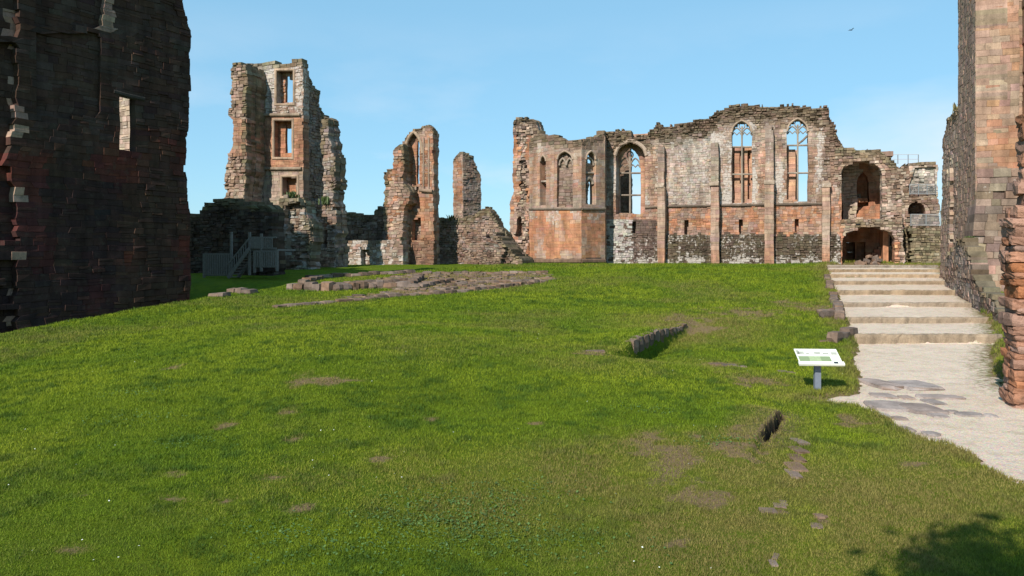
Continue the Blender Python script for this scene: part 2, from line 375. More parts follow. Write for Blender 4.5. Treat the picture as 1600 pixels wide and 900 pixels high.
# ------------------------------------------------------------------ ground, path
STEPS = [(33, 537, 524), (37.8, 505, 497.5), (44, 480, 474), (50.5, 461, 454.5), (57.5, 445, 440), (63.5, 434, 429.5), (68.5, 425.5, 421.5), (72.5, 418.6, 415.6)]
SZ = [(Y, CAMZ-(b-HOR)*Y/FPX, CAMZ-(a-HOR)*Y/FPX) for Y, b, a in STEPS]
_py = [-40, 12, 24]+[q for Y, b, a in SZ for q in (Y-.01, Y+.09)]+[78, 90]
_pz = [-.1, -.02, .02]+[q for Y, b, a in SZ for q in (b, a)]+[2.86, 2.92]
def pathz(Y): return np.interp(Y, _py, _pz)
_sm = [(_py[0], _pz[0]), (12, -.02), (24, .02)]+[(Y, (a+b)/2) for Y, b, a in SZ]+[(78, 2.86), (95, 2.92)]
def pathsm(Y): return np.interp(Y, [a for a, b in _sm], [b for a, b in _sm])
def gp(px, py, Y): return ((px-800)/FPX*Y, Y)
LEFT = [(8.0, 6.0), (8.9, 11.5), (8.9, 13.4), (9.05, 15.5), (8.95, 17.8), (9.25, 20.2), (7.8, 20.9), (8.3, 21.5), (10.1, 22.3), (10.75, 24), gp(1331, 0, 29), gp(1332, 0, 33), gp(1320, 0, 37.8), gp(1309, 0, 44), gp(1303, 0, 50.5), gp(1298, 0, 57.5), gp(1294, 0, 63.5), gp(1291, 0, 68.5), gp(1289, 0, 74), gp(1289, 0, 77), gp(1318, 0, 80), gp(1352, 0, 84)]
RIGHT = [(20, 6.0), (19, 12), (17.0, 17), (14.6, 20.3), (15.4, 24), gp(1556, 0, 28), gp(1560, 0, 33), gp(1549, 0, 37.8), gp(1533, 0, 44), gp(1510, 0, 50.5), gp(1494, 0, 57.5), gp(1482, 0, 63.5), gp(1473, 0, 68.5), gp(1466, 0, 74), gp(1385, 0, 77), gp(1368, 0, 84)]
PATHP = LEFT+RIGHT[::-1]
def pathd(x, y):
    """signed distance to the path's edge, negative on the path, with a ragged verge"""
    d = np.full(np.shape(x), 1e9)
    for i in range(len(PATHP)): d = np.minimum(d, segdist(x, y, PATHP[i], PATHP[(i+1) % len(PATHP)]))
    d = np.where(inpoly(PATHP, x, y), -d, d)
    return d+(fbm(x*1.3, y*1.3, 5, 3)-.5)*.7+(vn(x*5, y*5, 8)-.5)*.16
LW0 = np.array((-20.3, 48.0)); LWD = np.array((math.sin(R(31.6)), math.cos(R(31.6))))                                    # far foot of the tall dark range
PIT0 = np.array((4.33, 28.1)); PV = np.array((.44, .898)); PU = np.array((.898, -.44))
TRA, TRB = np.array((6.55, 18.6)), np.array((4.75, 14.9))
def g(x, y):
    x = np.asarray(x, float); y = np.asarray(y, float)
    z = np.interp(y, [-300, -30, 8, 23, 30, 40, 50, 60, 70, 78, 100, 400, 6000], [-2, -.4, -.02, .06, .5, 1.1, 1.66, 2.2, 2.62, 2.85, 2.9, 2.0, -6])
    z = z+(fbm(x*.12, y*.12, 31, 3)-.5)*.5*sstep(40, 20, y)*sstep(-60, -30, x)+(fbm(x*.5, y*.5, 32, 3)-.5)*.14+(fbm(x*2.2, y*2.2, 33, 2)-.5)*.05
    z = z+.95*np.exp(-((x+4.5)/9.5)**2-((y-25)/9.)**2)
    # grassy bank falling to the foot of the dark range
    dl = (x-LW0[0])*LWD[1]-(y-LW0[1])*LWD[0]; wb = np.interp(y, [28, 48], [9.0, 2.2]); z = z-1.7*sstep(1, .25, dl/wb)*sstep(56, 46, y)*sstep(5, 20, y)
    # sunken room with its kerb wall
    u = (x-PIT0[0])*PU[0]+(y-PIT0[1])*PU[1]; v = (x-PIT0[0])*PV[0]+(y-PIT0[1])*PV[1]
    z = z+.26*sstep(-2.6, -.15, u)*(u < .25)*sstep(-1.6, .2, v)*sstep(8, 2, v)
    k = sstep(.14, .34, u)*sstep(-3.6, -.6, v-.12*u)*(1-sstep(6.5, 10.3, v+.15*u))
    z = z*(1-k)+(.2+.022*v+(fbm(x*.8, y*.8, 34, 2)-.5)*.1)*k
    z = z-.26*sstep(1.5, .4, u)*(u > .2)*sstep(-1.0, .1, v)*sstep(6.5, .8, v)
    # little scarp
    e = TRB-TRA; Le = np.hypot(*e); e = e/Le; a = (x-TRA[0])*e[0]+(y-TRA[1])*e[1]; q = (x-TRA[0])*(-e[1])+(y-TRA[1])*e[0]; 
    z = z+.24*sstep(-.02, .1, -q)*np.exp(np.minimum(q, 0)/2.6)*sstep(-.9, .5, a)*sstep(Le+1.2, Le-.9, a)*(q < .4)
    dt = segdist(x, y, TRA, TRA+(TRB-TRA)*.75)+(fbm(x*2.2, y*2.2, 35, 3)-.5)*.16; z = z-.28*sstep(.09, .03, dt)
    # the verge settles to the path
    m = (y < 90) & (x > 2) & (x < 60) & (y > 2)
    if m.any():
        d = np.full(x.shape, 50.); d[m] = pathd(x[m], y[m])
        wv = np.exp(-np.maximum(d, 0)/1.6)*np.where(y > 31, 1, .85); tgt = pathsm(y)+.10+.16*sstep(32, 38, y)
        z = z*(1-wv)+tgt*wv
        ins = sstep(.12, -.12, d); z = z*(1-ins)+(pathz(y)-.07)*ins
    return z
PATCH = [(505, 595, 42, 13), (598, 718, 26, 8), (470, 792, 42, 10), (432, 746, 26, 7), (285, 782, 30, 9), (465, 684, 18, 7), (355, 665, 20, 6), (355, 785, 25, 7), (268, 742, 22, 7), (130, 772, 22, 6), (120, 858, 30, 9), (455, 642, 18, 6), (930, 550, 34, 4), (1045, 715, 80, 40), (1100, 772, 64, 24), (1170, 672, 40, 10), (1150, 700, 40, 14), (1330, 655, 40, 10), (1180, 597, 60, 10), (1130, 570, 26, 4), (1170, 490, 70, 9), (1080, 500, 50, 10), (1270, 482, 40, 14), (1215, 795, 22, 12), (1285, 812, 18, 10), (1440, 725, 40, 8), (1060, 850, 30, 14), (1210, 880, 12, 12), (270, 575, 16, 5), (670, 655, 14, 5), (840, 660, 18, 5)]
def ground_at(px, py):
    Y = 20.
    for _ in range(60): Y = Y*.6+.4*(CAMZ-float(g(np.array([(px-800)/FPX*Y]), np.array([Y]))[0]))*FPX/(py-HOR)
    return (px-800)/FPX*Y, Y
PW = []
for px, py, rx, ry in PATCH:
    X, Y = ground_at(px, py); _, Y2 = ground_at(px, py-ry); PW.append((X, Y, rx/FPX*Y, max(.15, Y2-Y)))
def wear(x, y):
    s = np.zeros(np.shape(x))
    jx = (fbm(x*1.8, y*1.8, 41, 3)-.5)*1.; jy = (fbm(x*1.8, y*1.8, 42, 3)-.5)*1.
    for X, Y, a, b in PW:
        r = np.hypot((x+jx*a*1.6-X)/a, (y+jy*b*1.6-Y)/b)+(vn(x*4, y*4, 43)-.5)*.7; s = np.maximum(s, .78*sstep(1.25, .35, r))
    dt = segdist(x, y, TRA, TRA+(TRB-TRA)*.75); s = np.maximum(s, .8*sstep(.3, .1, dt)); s = np.maximum(s, .55*sstep(1.2, .3, dt))
    for P in FNDW:
        m = inpoly(P, x+jx*.8, y+jy*.8); s = np.where(m, np.maximum(s, .85), s)
    return s
FNDP = [[(425, 481), (470, 474), (540, 466), (620, 462), (720, 457), (800, 449), (850, 441), (866, 436), (862, 431), (800, 434), (720, 440), (640, 448), (590, 458), (520, 468), (460, 478)],
    [(590, 452), (650, 446), (720, 441), (800, 434), (862, 430), (852, 426), (760, 425), (690, 425), (640, 428), (600, 434), (560, 444)]]
FNDW = [[ground_at(x, y) for x, y in P] for P in FNDP]
def axis(lo, hi, st, far):
    a = np.arange(lo, hi, st); ex = [st]; 
    out = [hi]; s = st
    while out[-1] < far: s *= 1.25; out.append(out[-1]+s)
    neg = [lo]; s = st
    while neg[-1] > -far: s *= 1.25; neg.append(neg[-1]-s)
    return np.concatenate((neg[:0:-1], a, out))
def refine(a, lo, hi, n):
    o = []
    for p, q in zip(a[:-1], a[1:]): o += list(np.linspace(p, q, n, endpoint=False)) if (q > lo and p < hi) else [p]
    return np.array(o+[a[-1]])
gx = refine(axis(-32, 44, .2, 4000), 4.3, 7.1, 5); gy = refine(axis(5, 82, .2, 4000), 14.4, 19.2, 5)
GX, GY = np.meshgrid(gx, gy); gxf, gyf = GX.ravel(), GY.ravel()
gz = g(gxf, gyf)
near = (gxf > -40) & (gxf < 50) & (gyf > 0) & (gyf < 95)
wr = np.zeros(len(gxf)); wr[near] = wear(gxf[near], gyf[near])
pdn = np.full(len(gxf), 50.); pdn[near] = pathd(gxf[near], gyf[near])
wr = np.maximum(wr, .62*sstep(.55, .05, np.abs(pdn)))
wr = np.where(pdn < 0, np.maximum(wr, .7), wr)
damp_shade = sstep(.11, .06, segdist(gxf, gyf, TRA, TRA+(TRB-TRA)*.75)+(fbm(gxf*2.2, gyf*2.2, 35, 3)-.5)*.16)  # trench slit: damp earth plus the shade of its depth, put into the colour
dry = np.clip(.9*sstep(1.4, 0, np.hypot((gxf-4.2)/5, (gyf-12.8)/3.2))+.75*sstep(1.3, 0, np.hypot((gxf-8)/4.5, (gyf-35)/4.5))+.5*sstep(2.5, 0, pdn)+.25*fbm(gxf*.2, gyf*.2, 77, 3), 0, 1)
ny, nx = GX.shape
idx = np.arange(ny*nx).reshape(ny, nx)
GF = np.stack((idx[:-1, :-1], idx[:-1, 1:], idx[1:, 1:], idx[1:, :-1]), -1).reshape(-1, 4)
lawn = addmesh('ground', np.stack((gxf, gyf, gz), 1), GF, GROUND, None, np.stack((wr, dry, damp_shade, 1+0*wr), 1), True)
tag(lawn, 'mown green lawn rising across the castle court', 'lawn', kind='structure')

# gravel path as its own sheet
ax = np.arange(6, 48, .12); ay = np.concatenate((np.arange(6, 32.5, .12), np.arange(32.5, 78, .1)))
AX, AY = np.meshgrid(ax, ay); ad = pathd(AX.ravel(), AY.ravel()).reshape(AX.shape)
az = pathz(AY)+(fbm(AX*1.4, AY*1.4, 61, 3)-.5)*.035-.09*sstep(-.18, .06, ad)
aid = np.arange(AX.size).reshape(AX.shape)
cm = (ad < .04); cm = cm[:-1, :-1] & cm[1:, :-1] & cm[:-1, 1:] & cm[1:, 1:]
PF = np.stack((aid[:-1, :-1], aid[:-1, 1:], aid[1:, 1:], aid[1:, :-1]), -1)[cm]
used = np.unique(PF); rm = np.full(AX.size, -1); rm[used] = np.arange(len(used))
# weedy wear along the right-hand side
rx = np.interp(AY.ravel(), [p[1] for p in RIGHT[:14]], [p[0] for p in RIGHT[:14]])
weed = np.clip(.62*sstep(2.3, .2, rx-AX.ravel())*sstep(16, 20, AY.ravel())+.30*sstep(.35, .02, -ad.ravel()), 0, 1)
lx = np.interp(AY.ravel(), [p[1] for p in LEFT[9:]], [p[0] for p in LEFT[9:]])
path = addmesh('gravel_path', np.stack((AX.ravel(), AY.ravel(), az.ravel()), 1)[used], rm[PF], GRAVEL, None, np.stack((weed, 0*weed, 0*weed, 1+0*weed), 1)[used], True)
tag(path, 'pale gravel path climbing the court in broad shallow steps', 'path', kind='structure')
rng0 = np.random.default_rng(4)
for Y, zb, za in SZ:
    xl = np.interp(Y, [p[1] for p in LEFT[9:]], [p[0] for p in LEFT[9:]])-.15; xr = np.interp(Y, [p[1] for p in RIGHT[:14]], [p[0] for p in RIGHT[:14]])+.2
    n = int((xr-xl)/.14); xs = np.linspace(xl, xr, n); V = []; F = []
    top = za+.05+(fbm(xs*.9, xs*0+Y, 9, 3)-.5)*.06; fr = Y-.05+(fbm(xs*.5, xs*0+Y, 10, 3)-.5)*.3+(vn(xs*2.5, xs*0+Y, 12)-.5)*.08
    prof = [(-.02, None), (.0, -.35), (.03, -.07), (.07, 0.), (.30, .0), (.5, -.15)]
    ring = len(prof)
    for i, x in enumerate(xs):
        for k, (dy, dz) in enumerate(prof):
            z = zb-.15 if dz is None else (top[i]+dz*(za-zb))
            V.append((x, fr[i]+dy+rng0.normal(0, .012), z+rng0.normal(0, .010)))
    for i in range(n-1):
        for k in range(ring-1): F.append((i*ring+k, (i+1)*ring+k, (i+1)*ring+k+1, i*ring+k+1))
    addmesh('step_edge', V, F, RISER, path)

# rock shapes shared by the loose stones
def rock(seed, e=3.2, jit=.16):
    r = np.random.default_rng(seed); bm = bmesh.new(); bmesh.ops.create_cube(bm, size=2)
    bmesh.ops.subdivide_edges(bm, edges=bm.edges[:], cuts=1, use_grid_fill=True)
    for v in bm.verts:
        p = np.array(v.co); q = p/(np.sum(np.abs(p)**e)**(1/e)); v.co = q*.5*(1+r.normal(0, jit, 3)*.6)
    me = bpy.data.meshes.new('stone'); bm.to_mesh(me); bm.free(); return me
ROCKS = [rock(i, 5.5, .13) for i in range(10)]; ROUND = [rock(40+i, 3.0, .12) for i in range(8)]
for me in ROCKS: me.materials.append(ROCKG)
for me in ROUND: me.materials.append(ROCKR)
FLAT = [rock(80+i, 4.5, .12) for i in range(6)]; FLATD = [rock(90+i, 9.0, .09) for i in range(6)]
for me in FLAT: me.materials.append(SLAB)
for me in FLATD: me.materials.append(ROCKG)
for me in ROUND: me.polygons.foreach_set('use_smooth', np.ones(len(me.polygons), bool))
JST = []
for i in range(9):
    r_ = np.random.default_rng(200+i); bm = bmesh.new(); bmesh.ops.create_cube(bm, size=2); bmesh.ops.subdivide_edges(bm, edges=bm.edges[:], cuts=3, use_grid_fill=True); ee = r_.uniform(5, 12); of = r_.uniform(0, 50, 2)
    for v in bm.verts:
        p = np.array(v.co); q = p/(np.sum(np.abs(p)**ee)**(1/ee)); k_ = 1+.36*(float(fbm(p[0]*1.1+of[0]+p[2]*.7, p[1]*1.1+of[1]-p[2]*.9, 3, 3))-.5)+r_.normal(0, .03); v.co = q*.5*k_
    me = bpy.data.meshes.new('stone'); bm.to_mesh(me); bm.free(); me.materials.append(ROCKR); JST.append(me)
def put(me, name, parent, loc, size, rz=0, tilt=0, rr=random):
    o = bpy.data.objects.new(name, me); COL.objects.link(o); p = wloc(parent) if parent is not None else np.zeros(3)
    o.location = np.array(loc, float)-p; o.scale = size; o.rotation_euler = (rr.uniform(-tilt, tilt), rr.uniform(-tilt, tilt), rz)
    if parent is not None: o.parent = parent
    return o
rr = random.Random(3)
def gz1(x, y): return float(g(np.array([x]), np.array([y]))[0])
# worn slabs let into the gravel
SL = [(1375, 602, 38, 14), (1428, 604, 52, 13), (1380, 620, 32, 8), (1416, 623, 18, 5), (1470, 622, 66, 6), (1458, 630, 22, 8), (1392, 637, 62, 13), (1440, 641, 56, 14), (1368, 650, 36, 9), (1466, 651, 26, 6), (1378, 665, 34, 9), (1513, 649, 36, 6), (1418, 672, 14, 7), (1424, 680, 14, 5), (1548, 651, 14, 4), (1455, 679, 22, 5), (1340, 642, 26, 7), (1488, 645, 16, 4), (1405, 655, 20, 5)]
for px, py, wx, wy in SL:
    Y = (CAMZ-.0)*FPX/(py-HOR); X = (px-800)/FPX*Y; Y2 = CAMZ*FPX/(py-wy-HOR)
    put(rr.choice(FLAT), 'paving_stone', path, (X, Y, float(pathz(Y))-.005), (wx/FPX*Y*1.15, max(.3, (Y2-Y)*1.1), .13+.06*(wy > 11)), rr.uniform(-.12, .12), .02, rr)

# ------------------------------------------------------------------ short grass on the lawn (blades, one mass)
def grass(N, y0, y1, seed, name, label):
    r = np.random.default_rng(seed)
    Y = np.exp(r.uniform(math.log(y0), math.log(y1), N)); X = (r.uniform(-1, 1, N))*(.70*Y+1.2)
    dl = (X-LW0[0])*LWD[1]-(Y-LW0[1])*LWD[0]
    W0 = wear(X, Y); near = X > 2; pd = np.full(N, 50.); pd[near] = pathd(X[near], Y[near])
    thin = fbm(X*2.5, Y*2.5, 90, 3)
    dt = segdist(X, Y, TRA, TRA+(TRB-TRA)*.75)+(fbm(X*2.2, Y*2.2, 35, 3)-.5)*.16
    keep = (dt > .06) & (pd > -.02) & (dl > .3) & (r.uniform(0, 1, N) > W0*.8) & (r.uniform(0, 1, N) < .45+thin)
    X, Y, pd, W0 = X[keep], Y[keep], pd[keep], W0[keep]; N = len(X)
    Z = g(X, Y)
    tuft = .45*fbm(X*.9, Y*.9, 91, 3)+.55*fbm(X*3.2, Y*3.2, 97, 3); big = fbm(X*.28, Y*.28, 92, 4); fine = vn(X*4.5, Y*4.5, 93)
    s = (Y/10)**.75
    h = (.016+.034*tuft*tuft*1.6+.008*fine)*s*r.uniform(.6, 1.3, N)*(1+.8*sstep(.5, .1, pd)); wdt = .0052*s*r.uniform(.7, 1.4, N)
    a = r.uniform(0, 2*math.pi, N); ln = r.uniform(.2, 1.1, N)*h; la = a+r.uniform(-.9, .9, N)+1.57
    dx, dy = np.cos(a)*wdt, np.sin(a)*wdt
    V = np.empty((N, 3, 3))
    V[:, 0] = np.stack((X-dx, Y-dy, Z-.006), 1); V[:, 1] = np.stack((X+dx, Y+dy, Z-.006), 1); V[:, 2] = np.stack((X+np.cos(la)*ln, Y+np.sin(la)*ln, Z+h), 1)
    c0 = np.array((.122, .186, .009)); c1 = np.array((.228, .270, .014)); c2 = np.array((.048, .098, .011)); c3 = np.array((.22, .175, .055))
    f = np.clip((big-.3)*2.2+r.normal(0, .18, N), 0, 1)[:, None]; C = c0*(1-f)+c1*f
    f = np.clip((tuft-.48)*3.6+(fine-.5)*.9, 0, .85)[:, None]; C = C*(1-f)+c2*f
    dryv = np.clip(.85*sstep(1.4, 0, np.hypot((X-4.2)/5, (Y-12.8)/3.2))+.75*sstep(1.3, 0, np.hypot((X-8)/4.5, (Y-35)/4.5))+.4*sstep(1.6, 0, pd)+W0*1.1+  .3*sstep(.5, .68, fbm(X*.16, Y*.16, 98, 3)), 0, .9)
    f = (np.clip(dryv*fbm(X*.9, Y*.9, 95, 3)*2.1+r.normal(0, .12, N), 0, .88)*(dryv > .02))[:, None]; C = C*(1-f)+c3*f
    C *= r.uniform(.75, 1.25, (N, 1))
    C4 = np.concatenate((np.clip(C, .004, .5), np.ones((N, 1))), 1); C4 = np.repeat(C4[:, None], 3, 1)
    o = addmesh(name, V.reshape(-1, 3), np.arange(3*N).reshape(-1, 3), BLADE, None, C4.reshape(-1, 4))
    return tag(o, label, 'grass', kind='stuff')
grass(1300000, 8.0, 84, 7, 'grass', 'short green grass blades covering the lawn')

def leaf_scatter(name, label, cat, pts, sz, m, seed, col=None, lift=.03):
    r = np.random.default_rng(seed); V = []; F = []
    for x, y in pts:
        z = gz1(x, y)+lift*r.uniform(.6, 1.4); s_ = sz*r.uniform(.6, 1.3); a0 = r.uniform(0, 6.28); tx, ty = r.normal(0, .35, 2); k = len(V)
        for j in range(6): a = a0+j*math.pi/3; dx, dy = math.cos(a)*s_, math.sin(a)*s_*.8; V.append((x+dx, y+dy, z+dx*tx+dy*ty))
        F.append(tuple(range(k, k+6)))
    return tag(addmesh(name, V, F, m), label, cat, kind='stuff')
rq = np.random.default_rng(77); dz = []
while len(dz) < 170:
    Y = math.exp(rq.uniform(math.log(9.5), math.log(40))); X = rq.uniform(-.66, .6)*Y
    if fbm(np.array([X*.35]), np.array([Y*.35]), 96, 3)[0] > .52 and float(pathd(np.array([X]), np.array([Y]))[0]) > .4: dz.append((X, Y))
leaf_scatter('daisies', 'tiny white daisies dotted through the short grass', 'flowers', dz, .011, plain('white_petals', (.7, .7, .62), .7), 5, lift=.05)
wl = []
for px, py, n_, sp_ in ((690, 800, 160, .8), (640, 815, 90, .5), (735, 830, 120, .7), (440, 830, 60, .45), (790, 770, 90, .7), (205, 655, 60, .6), (225, 612, 50, .5), (560, 860, 100, .7), (820, 850, 120, .8), (300, 690, 40, .5), (1130, 690, 50, .4), (1010, 640, 40, .4)):
    cx, cy = ground_at(px, py)
    for _ in range(n_*3): wl.append((cx+rq.normal(0, sp_), cy+rq.normal(0, sp_*.5)))
leaf_scatter('clover', 'low clumps of dark clover and broad-leaved weeds in the lawn', 'weeds', wl, .017, leaf_mat('clover_leaf', (.045, .095, .018)), 6, lift=.035)

# ------------------------------------------------------------------ the great hall range
def rootat(name, label, cat, W, px, py, w=0): return root(name, label, cat, W.at(px, py, w))
H = Wall((9.5, 88), U)
TOP = [(940, 214), (945, 206), (965, 203), (985, 204.8), (987, 213), (1000, 211), (1011, 207.7), (1020, 199), (1028, 193), (1041, 196), (1060, 195), (1084, 189), (1110, 184), (1120, 173), (1137, 166), (1164, 162.6), (1177, 163.5), (1194, 166), (1230, 165), (1260, 163.5), (1269, 169), (1294, 166.5), (1298, 186), (1306, 198), (1310, 216), (1318, 230)]
def topline(P, x): return np.interp(x, [a for a, b in P], [b for a, b in P])
hall = rootat('great_hall_ruin', 'long roofless sandstone hall wall with tall traceried windows and four buttresses', 'castle ruin', H, 1130, 411)
W1 = arch(1143, 1175, 317, 207, 188); W2 = arch(1230, 1263, 313.5, 205, 185); W3 = arch(962.8, 1008, 334, 243, 222)
def hall_c(x, y, rng, dep):
    n = len(x); a = fbm(x*.06, y*.06, 11, 4); b = fbm(x*.16, y*.16, 12, 3); e = fbm(x*.03, y*.09, 14, 3)
    base = blend(np.broadcast_to(BF, (n, 3)), PK, sstep(.35, .7, a)); base = blend(base, GR, .8*sstep(.5, .75, b)); vs = fbm(x*.10, y*.018, 15, 4); l = .12+.75*sstep(.42, .66, vs); base = blend(base, OR*.95, .5*sstep(.55, .35, vs)*(y > 230)); rough = .35+0*x
    panel = (x > 1041) & (x < 1112) & (y > 205) & (y < 321); l = np.where(panel, .6, l); base = np.where(panel[:, None], blend(base, WH, .15+.25*b), base)
    ty = topline(TOP, x); crest = sstep(40, 16, y-ty+(b-.5)*28); base = blend(base, blend(np.broadcast_to(MS*1.5, (n, 3)), BR*.85, b), crest*.92); l = l*(1-crest*.8); rough = np.maximum(rough, crest*1.7)
    low = (y > 321); base = np.where(low[:, None], blend(blend(np.broadcast_to(OR*1.05, (n, 3)), PK, .75*sstep(.38, .62, b)), GR, .6*sstep(.45, .7, a)), base); l = np.where(low, .32*sstep(.4, .7, a), l)
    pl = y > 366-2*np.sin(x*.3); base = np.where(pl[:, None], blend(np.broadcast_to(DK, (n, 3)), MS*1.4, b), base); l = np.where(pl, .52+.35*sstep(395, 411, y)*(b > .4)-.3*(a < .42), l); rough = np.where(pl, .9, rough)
    end = sstep(1280, 1294, x)*(y < 290); base = blend(base, BR, end*.75); l = l*(1-end*.5); rough = np.maximum(rough, end)
    rough = np.where((dep > .2), .15, rough); base = np.where((dep > .2)[:, None], blend(np.broadcast_to(OR*1.12, (n, 3)), PK, .45), base); l = np.where(dep > .2, .05, l)
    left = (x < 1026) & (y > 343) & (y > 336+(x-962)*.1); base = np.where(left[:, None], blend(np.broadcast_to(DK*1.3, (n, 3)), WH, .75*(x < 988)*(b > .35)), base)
    base = base*.9; return tint(base, rng, np.where(y > 366, l, l*.85), .13), rough
sl_ = [(rect(1070, 1076, 345, 365), 1.0), (rect(1155, 1161, 344, 364), 1.0), (rect(1242, 1248, 343, 363), 1.0), (rect(988.5, 994, 347, 365), 1.0)]
hall_f = shape(TOP+[(1312, 300), (1314, 430), (938, 430)],
    [(W1, VOID), (W2, VOID), (W3, VOID), (rect(1026, 1312, 366.5, 440), -.28)]+sl_, rag=2.6, seed=3)
masonry(hall, 'wall', H, 938, 1320, 150, 416, hall_f, hall_c, thick=1.9, seed=5, course=.25, sl=(.26, .62), layers=2, lshift=.04)
# inner leaf: pieces of the jambs that still close part of the two tall lights
H2 = H.back(1.05)
in_f = shape(rect(1135, 1270, 196, 316), [(rect(1146, 1148, 230, 312), .5), (rect(1156, 1157.5, 232, 290), .35), (rect(1168.5, 1173.5, 233, 314), .7), (rect(1140, 1182, 150, 231), VOID), (rect(1182, 1228, 150, 330), VOID), (rect(1243.5, 1247, 228, 313), .8), (rect(1247, 1275, 150, 330), VOID), (rect(1225, 1275, 150, 231), VOID)], rag=.5, seed=9)
def in_c(x, y, rng, dep): n = len(x); return tint(blend(np.broadcast_to(PK*1.08, (n, 3)), OR*1.15, fbm(x*.1, y*.05, 8)), rng, .1, .08), .1+0*x
for q0, q1 in ((1140, 1182), (1226, 1270)): masonry(hall, 'inner_jamb', H2, q0, q1, 196, 318, in_f, in_c, thick=.8, seed=15, course=.42, sl=(.6, 1.1))
# string course and hood moulds
for xa, xb in ((1040.5, 1110), (1124, 1195), (1210.5, 1284)):
    y0, y1 = np.interp((xa, xb), (1030, 1290), (322.6, 318.2)); barpath(hall, 'string_course', H, [(xa, y0), ((xa+xb)/2, (y0+y1)/2+.2), (xb, y1)], .26, -.2, .1, (.17, .13, .1))
barpath(hall, 'string_course', H, [(1008, 324.5), (1027, 323)], .24, -.18, .1, (.2, .15, .11))
def hood(parent, W, P, wd=.26, pr=-.16, c=(.4, .30, .22), drop=0): barpath(parent, 'hood_mould', W, P[1+drop:-1-drop], wd, pr, .12, c)
hood(hall, H, W1, .2, -.07); hood(hall, H, W2, .2, -.07); hood(hall, H, arch(960.5, 1010.2, 334, 243, 219.5), .42, -.12, (.44, .33, .25))
def tracery(parent, W, x0, x1, yb, ys, ya, tr, d0=.25, wd=.17, c=(.34, .28, .22), top=True):
    """two-light window: mullion, transoms, a pointed head in each light and an eye above"""
    xm = (x0+x1)/2; win = bpy.data.objects.new('window_tracery', None); COL.objects.link(win); p = W.at(xm, yb); win.parent = parent; win.location = p-wloc(parent)
    d1 = d0+.28
    barpath(win, 'mullion', W, [(xm, yb), (xm, (yb+ys)/2), (xm, ys-(ys-ya)*.55)], wd, d0, d1, c)
    for y in tr: barpath(win, 'transom', W, [(x0-.3, y), (xm, y-.15), (x1+.3, y-.3)], wd, d0+.03, d1-.02, c)
    if top:
        for a, b in ((x0, xm), (xm, x1)): barpath(win, 'light_head', W, arch(a+.2, b-.2, ys+6, ys+4, ys-(ys-ya)*.42, 7)[1:-1], wd*.75, d0+.02, d1-.03, c)
        r = (x1-x0)*.13; cy = ys-(ys-ya)*.62
        barpath(win, 'eye', W, [(xm+r*1.1*math.cos(q), cy+r*1.3*math.sin(q)) for q in np.linspace(0, 2*math.pi, 13)], wd*.6, d0+.03, d1-.04, c)
        for y in tr[:1]: 
            for a, b in ((x0, xm), (xm, x1)): barpath(win, 'cusp', W, [(a+.5, ys+4), ((a*3+b)/4, ys-1), ((a+b)/2, ys+3), ((a+3*b)/4, ys-1), (b-.5, ys+4)], wd*.5, d0+.04, d1-.06, c)
    return win
tracery(hall, H, 1143, 1175, 317, 207, 188, (229, 272)); tracery(hall, H, 1230, 1263, 313.5, 205, 185, (226.5, 270))
barpath(hall, 'fallen_bar', H, [(1247, 224), (1254, 219), (1262, 211)], .2, .3, .55, (.25, .2, .16))
# arched bay beside the oriel: tracery set deep in the opening, a cross wall standing behind its left half
H3 = H.back(1.5)
tracery(hall, H3, 968, 1000.5, 333, 258, 232, (270.5, 305), .0, .2, (.3, .24, .19))
jb_f = shape(rect(950, 1022, 200, 340), [(arch(968, 1000.5, 334, 258, 231), VOID)], rag=.4, seed=21)
masonry(hall, 'inner_frame', H3, 958, 1014, 212, 338, jb_f, lambda x, y, rng, dep: (tint(blend(np.broadcast_to(PK, (len(x), 3)), OR, fbm(x*.1, y*.1, 4)), rng, .1, .1), .15+0*x), thick=.45, seed=22, course=.33)
H4 = H.back(7)
masonry(hall, 'cross_wall', H4, 958, 989, 195, 412, shape([(950, 225), (972, 218), (984.5, 226), (986, 300), (986, 420), (950, 420)], rag=1., seed=23), lambda x, y, rng, dep: (tint(np.broadcast_to(BR, (len(x), 3)), rng, .15), .5+0*x), thick=1., seed=24, course=.35)
